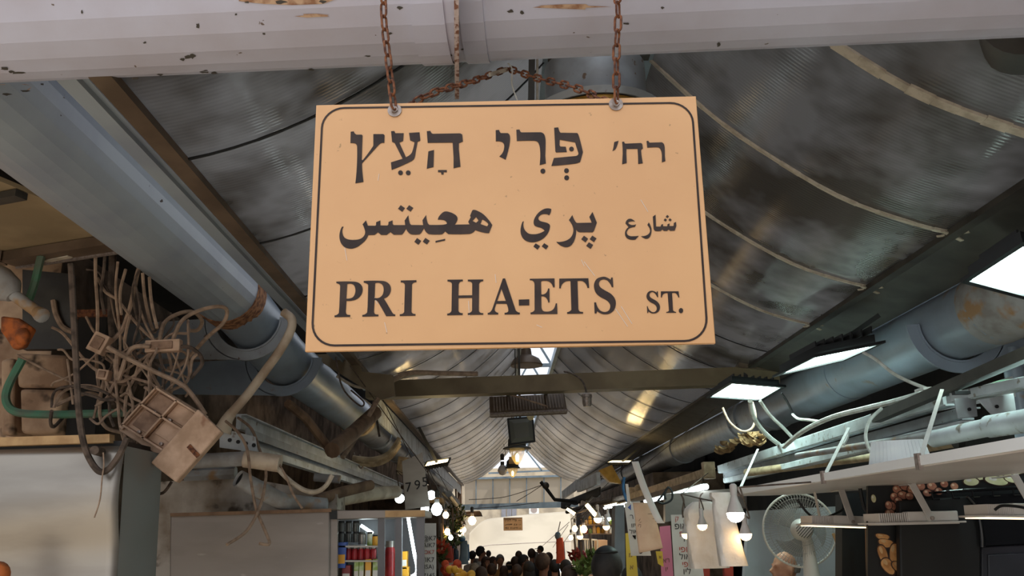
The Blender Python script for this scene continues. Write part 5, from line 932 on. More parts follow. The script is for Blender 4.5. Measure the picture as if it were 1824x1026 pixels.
# handwritten signs
def sign_sheet(label, quad, Y, m, rows, catg='sign', u=None):
    q = [P(x, y, Y) for x, y in quad]; t = thing('price_sign', label, catg, tuple(q[3].lerp(q[2], .5)))
    MB().prism(q, (0, .004, 0)).build('sheet', m, t)
    ex, ez = (q[1]-q[0]).normalized(), (q[0]-q[3]).normalized(); o = q[0].lerp(q[1], .5)+V((0, -.002, 0)); u = Y/FPX
    for mm, rr in rows:
        for a, x, y, s_ in rr: writing('handwritten_word', [(a, x*u, y*u, s_*u)], o, ex, ez, mm, t)
    return t
H1 = '\u05d9\u05e4\u05d5\u05d0'; H2 = '\u05e4\u05d5\u05d0'
sign_sheet('long white sign of black and red handwriting left of the bag bundle', [(1195, 917), (1240, 916), (1262, 1090), (1205, 1090)], 6.2, 'paper',
           [('ink_red', [('\u05e7', -12, -10, 11), ('\u05e8', 12, -12, 12), (H2, 0, -36, 13), (H1, 0, -62, 14), (H1, 3, -86, 13), ('\u05d5\u05d9\u05dc\u05d5', 6, -112, 12)]), ('ink_black', [(H2, -6, -24, 15), ('\u05d9\u05dc\u05d5', 4, -48, 14), ('\u05dc\u05d5\u05d0', -2, -74, 14), ("\u05d5\u05d9\u05dc", 0, -98, 14), ('\u05e8\u05d5\u05e8\u05d1\u05d5', 6, -124, 12)])])
sign_sheet('white handwritten sign hanging partly behind the paper bag', [(1112, 896), (1140, 893), (1160, 990), (1124, 990)], 5.9, 'paper',
           [('ink_black', [('\u05e8', -4, -28, 12), ('\u05d5\u05d5\u05d9', -3, -42, 11), ('\u05dc\u05d5\u05d0', -4, -52, 10), ('\u05d3', -4, -62, 12), ('3', 4, -86, 16)])])
sign_sheet('pink sign between paper bag and white handwritten sign', [(1175, 938), (1194, 936), (1203, 1080), (1180, 1080)], 6.6, 'pink_paper', [('ink_brown', [('\u05d0\u05e8', 0, -60, 11), ('\u05d5\u05d9', 0, -74, 11)])])
sign_sheet('tall yellowish sign beside the grey pillar', [(1114, 950), (1130, 948), (1141, 1080), (1118, 1080)], 6.8, 'yellow_paper', [('ink_brown', [('\u05de', 0, -40, 11), ('\u05d0', 1, -60, 11)])])
sign_sheet('orange yellow tag under the paper bag', [(1168, 982), (1180, 982), (1182, 1010), (1172, 1004)], 6.3, 'yellow_paper', [('ink_brown', [('\u05d0', 0, -12, 8)])])
t = thing('paper_arrow', 'blue triangle mark on a white ribbon left of the paper bag', 'ribbon', tuple(P(1120, 905, 5.7)))
MB().prism(pl([(1114, 862), (1119, 862), (1124, 900), (1118, 900)], 5.75), (0, .002, 0)).build('ribbon', 'paper', t); MB().prism(pl([(1118, 904), (1124, 898), (1124, 909)], 5.7), (0, .002, 0)).build('blue_mark', 'blue_pack', t)
cable('ribbon', 'blue ribbon curling down from the small yellowish junction box', [(1112, 850), (1110, 868), (1114, 885), (1120, 896)], 8, 5, 'blue_cloth', 'ribbon')
cable('cable', 'black plug and coiled cable hanging under the tube lights', [(1190, 868), (1178, 885), (1172, 893), (1182, 897), (1196, 890), (1197, 876), (1190, 868), (1184, 880), (1186, 890)], 7.2, 3.5, 'black')
cable('cord', 'dark forked cord with a white tag hanging right of the coiled cable', [(1213, 880), (1218, 892), (1216, 908), (1217, 922)], 6.2, 3, 'dust_dark', 'cord')
# grey pillar and wall of the white kiosk behind the fan
struct(MB().prism(pl([(1096, 900), (1112, 899), (1116, 1150), (1092, 1150)], 8.3), (0, .25, 0)), 'pillar_right', 'pillar_grey')
struct(MB().prism(pl([(1334, 910), (1490, 902), (1490, 1300), (1310, 1300)], 8.6), (0, .1, 0)), 'wall_right_kiosk', 'wall_white')
struct(MB().prism(pl([(1185, 880), (1330, 868), (1330, 905), (1185, 930)], 8.8), (0, .1, 0)), 'wall_right_fascia', 'grey_panel')
one(MB().prism(pl([(1236, 1010), (1264, 1005), (1266, 1080), (1238, 1080)], 6.6), (0, .05, 0)), 'red_board', 'red_cloth', 'dark red panel below the fat bag bundle', 'panel')
one(MB().prism(pl([(1290, 1008), (1306, 1008), (1308, 1080), (1292, 1080)], 6.4), (0, .05, 0)), 'red_board', 'red_cloth', 'dark red strip below the slim bag bundle', 'panel')
# fan
fc = P(1424, 944, 5.9); t = thing('pedestal_fan', 'white pedestal fan with wire cage seen from behind', 'fan', (fc.x, fc.y, 0))
fn_ = V((.12, 1, -.03)).normalized(); R_ = 61*5.9/FPX; MB().ring(fc, R_, .007, fn_, 48, 8).build('cage_rim', 'fan_plastic', t)
ax = fn_.orthogonal().normalized(); ay = fn_.cross(ax)
mb = MB()
for k in range(72):
    a = 2*math.pi*k/72; d = ax*math.cos(a)+ay*math.sin(a); d2 = ax*math.cos(a+.25)+ay*math.sin(a+.25)
    mb.tube([fc+d*.075-fn_*.10, fc+d2*.15-fn_*.085, fc+d2*(R_*.93)-fn_*.05, fc+d2*R_], .0011, 4, False)
mb.build('cage_wires', 'wire_grey', t); mb = MB()
for r_ in (.1, .15, .2): mb.ring(fc-fn_*(.10-.06*(r_/R_)**2), r_, .0015, fn_, 40, 4)
mb.build('cage_hoops', 'wire_grey', t)
mb = MB()
for k in range(72):
    a = 2*math.pi*k/72; d = ax*math.cos(a)+ay*math.sin(a); mb.tube([fc+d*.05+fn_*.09, fc+d*(R_*.9)+fn_*.06, fc+d*R_], .0011, 4, False)
mb.build('cage_wires', 'wire_grey', t)
for k in range(3):
    a0 = 2.1*k; mb = MB(); mb.grid(lambda u, v, a0=a0: fc+(ax*math.cos(a0+v*1.5*(.5+.5*u))+ay*math.sin(a0+v*1.5*(.5+.5*u)))*(.04+.13*u)+fn_*(.03-.04*v), 8, 8); mb.build('blade', 'fan_blade', t, solid=.002)
MB().lathe(fc, [(.0, -.17), (.045, -.168), (.062, -.13), (.07, -.06), (.05, 0), (0, 0)], 24, fn_).build('motor_housing', 'fan_plastic', t)
gl = MB()
for k in range(7): x = -.042+.014*k; h_ = math.sqrt(max(0, .055**2-x*x)); gl.bar(fc-fn_*.172+ay*x-ax*h_, fc-fn_*.172+ay*x+ax*h_, .004, .004)
gl.build('motor_grille', 'dark_metal', t)
pb = fc+V((.02, -.05, 0)); MB().tube([pb+V((0, 0, -.02)), pb+V((.01, 0, -.10)), pb+V((.012, 0, -.28)), pb+V((.014, 0, -.36)), V((pb.x+.014, pb.y, 1.2)), V((pb.x+.014, pb.y, .05))], [.03, .036, .05, .10, .03, .03], 18).build('stand', 'fan_plastic', t)
MB().lathe((pb.x+.014, pb.y, 0), [(.2, 0), (.2, .02), (.05, .05), (0, .06)], 28).build('base', 'fan_plastic', t)
# black machine, wire rack, food prints
t = thing('black_cabinet', 'tall black cabinet with rounded edge and grey front at lower right', 'cabinet', (P(1700, 1000, 4.1).x, 4.1, 0))
MB().prism(pl([(1602, 892), (1726, 883), (1742, 900), (1748, 975), (1748, 1500), (1612, 1500)], 4.0), (0, .045, 0)).build('body', 'black', t, bevel=.008)
MB().tube(cat(pl([(1724, 884), (1740, 905), (1749, 950), (1750, 975)], 3.97), 6), .011, 10).build('rounded_edge', 'black_gloss', t)
MB().prism(pl([(1732, 884), (1900, 872), (1900, 965), (1752, 972)], 4.02), (0, .04, 0)).build('upper_front', 'black_gloss', t)
MB().prism(pl([(1748, 974), (1900, 966), (1900, 1500), (1750, 1500)], 4.05), (0, .04, 0)).build('lower_front', 'charcoal', t, bevel=.006)
MB().prism(pl([(1760, 988), (1900, 980), (1900, 1500), (1770, 1500)], 4.04), (0, .02, 0)).build('door_panel', 'charcoal', t, bevel=.004)
MB().bar(P(1748, 910, 4.1), P(1900, 900, 4.1), .006, .006).build('bright_trim', 'zinc', t)
t = thing('wire_rack', 'black wire rack lying on top of the black cabinet', 'rack', tuple(P(1740, 876, 4.1)))
mb = MB()
for dy_ in (-.3, -.16, 0): mb.tube([P(1655, 878, 4.0)+V((0, dy_, 0)), P(1900, 866, 4.0)+V((0, dy_, 0))], .005, 6)
for k in range(7): p_ = P(1660+36*k, 877.5-1.8*k, 4.0); mb.tube([p_, p_+V((0, -.3, 0))], .004, 6); mb.tube([p_, p_+V((.0, 0, -.03)), p_+V((.03, 0, -.03))], .004, 6)
mb.build('wires', 'black_gloss', t)
t = thing('food_print', 'dark printed panel with onions, garlic and almonds behind the black cabinet', 'poster', tuple(P(1650, 1020, 4.07)))
MB().prism(pl([(1546, 862), (1900, 800), (1900, 1300), (1546, 1300)], 4.07), (0, .02, 0)).build('panel', 'black', t)
def print_ell(nm, m, items):
    mb = MB(); dk = MB(); hl = MB()
    for i, (x, y, rx, ry, a) in enumerate(items):
        c = P(x, y, 4.066-.0004*i); u = 4.07/FPX; R = Matrix.Rotation(math.radians(a), 3, 'Y'); n = 18
        for g, tgt, dd in ((1.0, dk, 0), (.84, mb, -.0002), (.3, hl, -.0003)):
            o_ = c+V((0, dd, 0))+(V((-.25*rx*u, 0, .3*ry*u)) if g < .5 else V())
            tgt.add([o_+R@V((g*rx*u*math.cos(6.283*k/n), 0, g*ry*u*math.sin(6.283*k/n)*(1 if nm != 'almond_print' else (1-.25*math.sin(6.283*k/n))))) for k in range(n)], [tuple(range(n))])
    dk.build(nm.replace('print', 'outline'), 'print_dark', t, flat=True, fix=False); mb.build(nm, m, t, flat=True, fix=False); hl.build(nm.replace('print', 'sheen'), {'onion_print': 'kraft', 'almond_print': 'wood_pale', 'garlic_print': 'paper'}[nm], t, flat=True, fix=False)
random.seed(5)
on = [(1588, 902, 9, 9, 0), (1598, 872, 9, 8, 20), (1612, 866, 10, 8, 0), (1624, 872, 9, 9, 30), (1593, 885, 8, 8, 0), (1608, 882, 10, 8, 10), (1620, 884, 8, 7, 0), (1585, 915, 10, 9, 0), (1640, 866, 9, 8, 0), (1660, 866, 10, 8, 15), (1682, 862, 8, 7, 0), (1652, 878, 9, 7, 0), (1672, 875, 8, 7, 0), (1700, 866, 8, 7, 0), (1583, 900, 7, 8, 0), (1600, 892, 8, 7, 0)]
print_ell('onion_print', 'print_onion', on)
print_ell('garlic_print', 'print_garlic', [(1745, 846, 26, 10, -8), (1785, 842, 22, 9, 5), (1775, 856, 24, 9, 10), (1730, 858, 16, 8, 0), (1810, 838, 22, 8, -5), (1800, 852, 14, 8, 20), (1556, 888, 5, 8, 0)])
print_ell('almond_print', 'print_almond', [(1572, 955, 14, 6, 10), (1578, 966, 15, 8, 10), (1572, 985, 9, 20, -12), (1594, 982, 10, 20, 18), (1608, 992, 9, 17, -14), (1580, 1006, 11, 17, -30), (1602, 1008, 15, 9, 20), (1617, 1005, 5, 9, 0)])
one(MB().prism(pl([(1500, 880), (1545, 876), (1552, 1300), (1500, 1300)], 4.9), (0, .1, 0)), 'dark_upright', 'black', 'black upright boards between fan and almond print', 'board')
one(MB().prism(pl([(1543, 930), (1550, 930), (1562, 1300), (1553, 1300)], 4.7), (0, .02, 0)), 'brass_strip', 'wood_brown', 'thin brown strip beside the almond print', 'strip')
cable('pole', 'thin bamboo pole leaning right of the fan', [(1484, 950), (1498, 985), (1512, 1040)], 5.6, 5, 'wood_pale', 'pole', k=1)
one(MB().bar(P(1560, 745, 4.9), P(1900, 600, 3.2), .05, .05), 'dark_beam', 'dark_metal', 'dark beam behind the right pipe above the rails', 'beam')
one(MB().prism(pl([(1560, 745), (1900, 640), (1900, 690), (1600, 745)], 5.0), (0, .03, 0)), 'pale_panel', 'wall_white', 'pale greenish panel above the rails at the right edge', 'panel')
# ------------------------------------------------------------------ middle of the alley: lamps under the ridge
t = thing('ribbed_floodlight', 'dusty ribbed floodlight housing hanging behind the tie beam', 'floodlight', tuple(P(940, 720, 8.0)))
q = pl([(871, 706), (1005, 700), (1009, 735), (873, 742)], (7.95, 7.95)); q[2] += V((0, -.12, 0)); q[3] += V((0, -.12, 0))
nn = (q[1]-q[0]).cross(q[3]-q[0]).normalized(); nn = nn if nn.y < 0 else -nn
MB().prism(q, -nn*.05).build('housing', 'brown_metal', t, bevel=.01)
mb = MB()
for k in range(24): f = .06+.88*k/23; mb.bar(q[0].lerp(q[1], f)*.9+q[3].lerp(q[2], f)*.1+nn*.004, q[0].lerp(q[1], f)*.15+q[3].lerp(q[2], f)*.85+nn*.004, .012, .022, nn)
mb.build('cooling_ribs', 'rib_brown', t)
MB().bar(q[3]+nn*.0, q[2]+nn*.0, .02, .03, nn).build('front_rim', 'zinc', t)
MB().tube(cat([q[0].lerp(q[1], .2)+nn*.03, q[0].lerp(q[2], .35)+nn*.04+V((0, 0, .02)), q[0].lerp(q[2], .55)+nn*.04, q[3].lerp(q[2], .75)+nn*.03+V((0, 0, .03))]), .008, 8).build('cable', 'dust_cable', t)
for f in (.25, .75): MB().bar(q[0].lerp(q[1], f)-nn*.02, V((q[0].lerp(q[1], f).x, tieY(.4)+.05, EZ+1.19)), .03, .01).build('bracket', 'dark_metal', t)
t = thing('black_floodlight', 'small black floodlight with unlit glass facing the viewer', 'floodlight', tuple(P(930, 768, 8.6)))
q = pl([(903, 745), (950, 741), (954, 787), (908, 793)], 8.6); c = sum(q, V())/4
MB().prism(q, (0, .05, 0)).build('frame', 'black', t, bevel=.006)
i1 = [c+(p_-c)*.84+V((0, -.012, 0)) for p_ in q]; i2 = [c+(p_-c)*.5+V((0, .0, 0)) for p_ in q]; i1[0:0] = []
MB().add([c+(p_-c)*.86+V((0, -.004, 0)) for p_ in q]+[c+(p_-c)*.55+V((0, -.03, -.0)) for p_ in q], [(i, (i+1) % 4, 4+(i+1) % 4, 4+i) for i in range(4)]+[(4, 5, 6, 7)]).build('lamp_glass', 'lamp_glass', t, flat=True)
MB().bar(q[0].lerp(q[1], .5)+V((0, .04, 0)), V((c.x, 8.7, EZ+2.36)), .02, .01).build('bracket', 'dark_metal', t)
def acorn(label, px, py, Y, hat, gw, gh, gm):
    u = Y/FPX; c = P(px, py, Y); t = thing('pendant_lamp', label, 'pendant lamp', tuple(c)); r = gw*u/2; h = gh*u
    MB().lathe(c, [(hat*u/2, -.01), (hat*u/2, 0), (r*1.2, .02), (r*1.15, .09), (r*.8, .12), (0, .12)], 28).build('hat', 'dark_metal', t)
    MB().lathe(c, [(0, -h), (r*.25, -h*.97), (r*.62, -h*.7), (r*.93, -h*.35), (r, -h*.05), (r*.96, 0)], 24).build('glass_globe', gm, t)
    MB().lathe(c, [(0, -h*.82), (r*.2, -h*.8), (r*.26, -h*.45), (r*.1, -h*.35), (0, -h*.3)], 12).build('glowing_filament', 'filament', t)
    MB().tube([c+V((0, 0, .11)), V((c.x, c.y, EZ+2.45))], .006, 6).build('cord', 'dark_metal', t)
acorn('pendant lamp with black hat and glowing acorn glass below the black floodlight', 921, 798, 9.2, 50, 27, 29, 'amber_glass')
acorn('second pendant lamp with pale acorn glass, just below and behind the first', 913, 833, 13, 26, 18, 17, 'amber_glass')
bulb('unlit round grey reflector bulb left of the second pendant lamp', 895, 838, 13, 17, 'fixture_white', half=False, hang=(897, 790), neck='dark_metal')
t = thing('wooden_block', 'small orange brown block on the cord of the second pendant lamp', 'block', tuple(P(913, 819, 12.9)))
MB().box(P(912, 820, 12.9), (.09, .09, .1)).build('block', 'wood_pale', t)
t = thing('lamp_holder', 'grey plastic lamp holder dangling under the right half of the tie beam', 'lamp holder', tuple(P(1045, 712, 7.4)))
c = P(1046, 724, 7.4); MB().lathe(c, [(0, 0), (.032, .0), (.04, .03), (.04, .075), (.045, .08), (.045, .1), (.02, .115), (0, .115)], 18).build('body', 'zinc', t)
MB().tube(cat(pl([(1045, 700), (1040, 684), (1030, 672), (1014, 664), (1005, 662)], (7.4, 7.68))), .008, 6).build('cord', 'dust_dark', t)
bulb('small bulb peeping out under the ribbed floodlight', 945, 742, 8.0, 14, 'amber_glass', half=False, sock=False, hang=(945, 730))
t = thing('angled_bar', 'black angled bar reaching in from the right far below the roof end', 'arm', tuple(P(1000, 885, 15)))
MB().tube(pl([(963, 858), (973, 870), (988, 890), (1034, 894)], 15), .03, 8).build('arm', 'black', t); MB().ell(P(972, 865, 15), .06).build('joint', 'dark_metal', t)
# ------------------------------------------------------------------ far end: glazed gable, tarpaulin, stone building
Yg = 27.6
g = thing('gable_glazing', 'pale translucent gable glazing with dark bars at the far roof end', 'glazing', tuple(P(920, 900, Yg))); g['kind'] = 'structure'
MB().prism(pl([(828, 852), (1022, 846), (1022, 901), (828, 903)], Yg), (0, .02, 0)).build('glazing', 'gable_sheet', g)
mb = MB()
for x in (848, 878, 908, 938, 969, 999): mb.bar(P(x, 850, Yg-.03), P(x, 902, Yg-.03), .03, .03, (0, 1, 0))
mb.bar(P(828, 853, Yg-.05), P(1022, 847, Yg-.05), .1, .06).bar(P(870, 843, Yg-.05), P(985, 838, Yg-.05), .05, .05).bar(P(895, 838, Yg-.05), P(925, 800, Yg-.05), .05, .05).bar(P(965, 838, Yg-.05), P(935, 800, Yg-.05), .05, .05); mb.build('glazing_bars', 'frame_blue', g)
struct(MB().bar(P(822, 904, Yg-.2), P(1030, 898, Yg-.2), .2, .17), 'beam_far', 'frame_blue')
for pts, lab in (([(835, 890), (900, 885), (965, 864)], 'thin wire crossing the gable glazing'), ([(920, 893), (945, 878), (966, 864)], 'second thin wire rising to the black arm'), ([(838, 906), (900, 902), (960, 895)], 'wire hanging below the far blue grey beam')):
    cable('wire', lab, pts, 20, 1.1, 'dust_dark', 'wire')
struct(MB().box((0, 46, 2.5), (26, .5, 5)), 'wall_far', 'far_stone')
mb = MB()
for x in (893, 903, 912): mb.prism(pl([(x, 905), (x+8, 905), (x+8, 925), (x, 925)], 45.7), (0, .06, 0))
struct(mb, 'window_1', 'pillar_grey')
t = thing('air_conditioner', 'white air conditioner on the sunlit wall beyond the alley end', 'air conditioner', tuple(P(951, 915, 45)))
MB().prism(pl([(943, 902), (960, 902), (960, 915), (943, 915)], 44.8), (0, 1.0, 0)).build('case', 'white_plastic', t); MB().lathe(P(951, 908, 44.78), [(.16, 0), (.16, -.02), (0, -.02)], 20, (0, -1, 0)).build('fan_grille', 'zinc', t)
t = thing('tarpaulin', 'large white tarpaulin sloping over a stall beyond the alley end', 'tarpaulin', tuple(P(930, 1000, 31)))
top = [P(836, 950, 31.2), P(862, 927, 33), P(900, 921, 33.3), P(960, 915, 33.5), P(1016, 911, 33.6)]; bot = [P(832, 1003, 30), P(862, 1003, 30), P(900, 1003, 30), P(960, 1003, 30), P(1018, 1003, 30)]
ct, cb = cat(top, 6), cat(bot, 6); n_ = len(ct)-1
def tf(u, v): k = min(int(u*n_), n_-1); f = u*n_-k; a, b = ct[k].lerp(ct[k+1], f), cb[k].lerp(cb[k+1], f); return a.lerp(b, v)+V((0, -.05*math.sin(9*u+4*v)-.04*math.sin(17*u-6*v), -.16*math.sin(math.pi*v)))
MB().grid(tf, 40, 20).build('cloth', 'tarp', t, solid=.01)
MB().tube([tf(k/20, .52)+V((0, -.03, 0)) for k in range(21)], .014, 6).build('rope_line', 'zinc', t)
for x in (834, 1014): MB().tube([P(x, 1003, 30), V((P(x, 1003, 30).x, 30, 0))], .03, 8).build('pole', 'zinc', t)
for i, (a, b) in enumerate((((1012, 935), (985, 975)), ((1016, 950), (990, 985)), ((1014, 930), (960, 978)))):
    cable('wire', ['guy rope of the tarpaulin nearest the orange jacket', 'second guy rope of the tarpaulin near the orange jacket', 'longest thin guy rope slanting over the tarpaulin'][i], [a, b], (24, 28), 1.0, 'zinc', 'rope', k=1)
# the same street sign again at the far end, seen small
s2 = copy_tree(sign); s2.scale = (.64,)*3; fp = P(914, 945, 27.4); s2.location = fp
s2['label'] = 'small tan street sign hanging in front of the white tarpaulin far away'
mb = MB(); 
for dx in (-.2, .2): mb.bar(fp+V((dx, .01, .36)), fp+V((dx, .01, .80)), .008, .008)
one(mb, 'sign_hanger', 'zinc', 'pair of thin rods holding the small far street sign', 'hanger')
# stalls narrowing the far alley
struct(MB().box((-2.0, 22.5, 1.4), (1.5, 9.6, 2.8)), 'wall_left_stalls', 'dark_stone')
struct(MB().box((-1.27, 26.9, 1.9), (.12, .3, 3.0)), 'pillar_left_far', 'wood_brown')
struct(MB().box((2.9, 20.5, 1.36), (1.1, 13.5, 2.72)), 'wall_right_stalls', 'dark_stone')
struct(MB().box((2.26, 26.9, 1.25), (.12, .3, 2.5)), 'pillar_right_far', 'pillar_grey')
t = thing('stall_shelf', 'dark wooden ledge over the warm lamp at the end of the left stalls', 'ledge', tuple(P(835, 917, 13)))
MB().prism(pl([(818, 912), (854, 910), (857, 918), (818, 919)], 13), (0, 1.0, 0)).build('board', 'wood_brown', t); MB().bar(P(822, 918, 13.2), P(815, 945, 13.2), .05, .05).build('strut', 'wood_brown', t)
t = thing('stall_awning', 'dark scalloped awning edge under the right eave near the roof end', 'awning', tuple(P(1040, 900, 14)))
mb = MB(); mb.grid(lambda u, v: P(1000+70*u, 895-28*u+10*v, 17-5*u)+V((0, 0, -.05*abs(math.sin(12*u))*v)), 40, 3); mb.build('cloth', 'near_black', t, solid=.01)
for a, b, Y, lab in (((1003, 882), (1030, 862), 19, 'pale sheet metal strip high under the right eave near the roof end'), ((1030, 868), (1066, 852), 15, 'second pale sheet metal strip nearer along the right eave')):
    one(MB().bar(P(*a, Y), P(*b, Y-3), .05, .16), 'metal_strip', 'light_metal', lab, 'strip')
t = thing('amber_box', 'amber boxy lamp housing beside the small warm right floodlight', 'lamp housing', tuple(P(1085, 848, 12)))
MB().prism(pl([(1066, 838), (1090, 828), (1108, 862), (1086, 858)], 12), (0, .2, 0)).build('housing', 'gold', t)
one(MB().prism(pl([(752, 886), (788, 887), (788, 895), (752, 895)], 10), (0, .3, 0)), 'wooden_shelf', 'wood_pale', 'small orange brown wooden shelf right of the price plate', 'shelf')
for i, (a, b) in enumerate((((770, 878), (800, 905)), ((785, 872), (812, 900)), ((800, 880), (826, 915)))):
    cable('stall_pipe', ['grey pipe end left of the greenery', 'pipe crossing above the greenery', 'slanting pipe by the far left pillar'][i], [a, b], (11, 13), 10, 'grey_metal', 'pipe', k=1, n=12)
# greenery on the left
def plant(label, px, py, Y, wpx, hpx, seed, m='leaf', n=150):
    random.seed(seed); u = Y/FPX; o = P(px, py, Y); t = thing('hanging_plant', label, 'plant', tuple(o)); mb = MB()
    for k in range(n):
        f = random.random(); a = random.random()*6.28; rad = (wpx*u/2)*(.35+.65*math.sin(math.pi*min(.95, f+.1)))*math.sqrt(random.random())
        p_ = o+V((rad*math.cos(a), rad*math.sin(a)*.8, -hpx*u*f)); s_ = random.uniform(.03, .06)
        R = Matrix.Rotation(random.random()*6.28, 3, 'Z')@Matrix.Rotation(random.uniform(.2, 1.5), 3, 'X')
        mb.add([p_+R@V(x) for x in ((0, 0, 0), (s_*.4, s_*.7, .01), (0, s_*1.6, -.01), (-s_*.4, s_*.7, .01))], [(0, 1, 2, 3)])
    mb.build('foliage', m, t, fix=False); MB().tube([o+V((0, 0, .2)), o+V((.01, 0, -hpx*u*.4)), o+V((-.01, .01, -hpx*u*.85))], .012, 6).build('stem', 'wood_brown', t)
plant('upper dark green hanging plant on the left by the ledge', 812, 898, 12, 34, 48, 1); plant('lower hanging plant below the warm bulbs on the left', 806, 935, 11, 34, 50, 2, 'leaf', 120); plant('plant between white globe bulb and price strip on the left', 788, 955, 9.5, 18, 50, 3, 'leaf', 80)
plant('orange blossoming plant left of the red garment', 786, 968, 9.3, 20, 18, 4, 'orange_cloth', 40)
plant('green leafy heap on the right produce stall', 1052, 985, 9.5, 26, 36, 6, 'leaf_light', 110); plant('reddish leafy bunch left on the right produce stall', 1024, 985, 10, 22, 22, 7, 'red_cloth', 60); plant('pale green leaves at the front of the right produce stall', 1036, 1002, 9, 34, 22, 8, 'leaf_light', 80)
# garments
def garment(name, label, px, top, bot, Y, wpx, m, m2, seed):
    u = Y/FPX; o = P(px, bot, Y); t = thing(name, label, 'jacket', tuple(o)); h = (bot-top)*u
    mb = MB(); lumpy(mb, o, wpx*u, h*.8, .16, lambda v: (1-.25*v, 1-.2*v, .05*math.sin(3*v)), seed, 20, 14); mb.build('body', m, t)
    MB().ell(o+V((-.02, 0, h*.86)), (wpx*u*.36, .09, h*.13)).build('hood', m2, t)
    MB().tube([o+V((-.02, 0, h*.95)), P(px, top-22, Y)], .006, 6).build('hanging_cord', 'dust_dark', t)
    mb = MB(); lumpy(mb, o+V((wpx*u*.42, .04, h*.12)), wpx*u*.4, h*.55, .08, lambda v: (1-.2*v, 1, 0), seed+1, 12, 8); mb.build('sleeve', m2, t)
garment('hooded_jacket', 'orange hooded jacket with grey sleeve hanging against the tarpaulin on the right', 998, 951, 1003, 12, 15, 'orange_cloth', 'slate_cloth', 3)
garment('hooded_jacket', 'slate blue jacket with bright blue hood hanging on the left', 826, 957, 1005, 12, 16, 'slate_cloth', 'blue_cloth', 5)
garment('hooded_jacket', 'dark red garment with black spots hanging left of the blue jacket', 799, 968, 1002, 10.5, 14, 'red_cloth', 'red_cloth', 7)
garment('hooded_jacket', 'navy garment squeezed between the red and slate blue ones', 811, 974, 1000, 11, 9, 'denim', 'denim', 9)
# produce
def fruit(label, cat_, group, n, x0_, x1_, y0_, y1_, Y, r, m, seed):
    random.seed(seed)
    for k in range(n):
        c = P(random.uniform(x0_, x1_), random.uniform(y0_, y1_), Y+random.uniform(0, .5)); mm = m[k % len(m)]
        t = one(MB().ell(c, r*random.uniform(.85, 1.1)), group[0], mm, label, cat_, group[1])
fruit('orange fruit in the heap at the bottom of the left stalls', 'fruit', ('orange_fruit', 'oranges at the bottom of the left stalls'), 14, 790, 822, 1004, 1024, 9, .042, ['orange_cloth'], 1)
fruit('yellow fruit in the heap in front of the slate blue jacket', 'fruit', ('yellow_fruit', 'yellow fruit below the slate blue jacket'), 10, 800, 842, 1014, 1030, 8.5, .042, ['yellow_pack'], 2)
fruit('red vegetable on the right produce stall', 'vegetable', ('red_vegetable', 'red vegetables on the right stall'), 9, 1022, 1046, 985, 1004, 9.8, .036, ['red_pack'], 3)
fruit('green vegetable on the right produce stall', 'vegetable', ('green_vegetable', 'green vegetables on the right stall'), 12, 1030, 1072, 1004, 1026, 9.3, .05, ['leaf_light'], 4)
for nm, x0_, x1_, Y0_, mm, lab in (('produce_stand', 784, 836, 9.2, 'wood_brown', 'wooden stand under the fruit of the left stalls'), ('produce_stand', 1020, 1086, 10.0, 'wood_brown', 'wooden stand under the vegetables of the right stall')):
    a = P(x0_, 1022, Y0_); b = P(x1_, 1022, Y0_)
    one(MB().box(((a.x+b.x)/2, Y0_+.4, (a.z-.06)/2), (b.x-a.x, 1.2, a.z-.06)), nm, mm, lab, 'stand')
t = thing('wire_shelf', 'white wire shelf frame with tubs on the right produce stall', 'shelf', tuple(P(1045, 985, 10.8))); mb = MB()
for a, b in (((1028, 960), (1064, 962)), ((1028, 985), (1064, 990)), ((1028, 960), (1028, 985)), ((1064, 962), (1064, 990)), ((1046, 961), (1047, 987)), ((1054, 962), (1055, 988))):
    mb.tube([P(*a, 10.8), P(*b, 10.8)], .009, 6); mb.tube([P(*a, 10.8)+V((0, .3, 0)), P(*b, 10.8)+V((0, .3, 0))], .009, 6)
mb.build('wire_frame', 'white_plastic', t); MB().prism(pl([(1064, 962), (1082, 962), (1082, 990), (1064, 990)], 10.8), (0, .3, 0)).build('carton', 'kraft', t)
one(MB().ell(P(1067, 986, 10.3), (.07, .07, .045)), 'orange_tub', 'orange_plastic', 'orange bowl beside the white wire shelf', 'bowl')
for r_, (ys, lab) in enumerate(((934, 'upper'), (950, 'lower'))):
    one(MB().prism(pl([(1040, ys), (1094, ys), (1094, ys+2), (1040, ys+2)], 11.4), (0, .25, 0)), 'goods_shelf', 'wood_brown', lab+' brown shelf of small goods on the wall behind the right bulbs', 'shelf')
    for k in range(7):
        a = P(1044+7.4*k, ys, 11.5); h = (8+3*((k*5+r_) % 3))*11.5/FPX
        one(MB().lathe(a, [(.02, 0), (.024, h*.1), (.024, h*.75), (.013, h*.9), (.013, h)], 10), 'small_jar', ['wood_pale', 'red_pack', 'kraft', 'yellow_pack', 'leaf_light', 'paper', 'gold'][(k*3+r_) % 7], 'small jar on the '+lab+' shelf behind the right bulbs', 'jar', 'jars on the '+lab+' shelf behind the right bulbs')
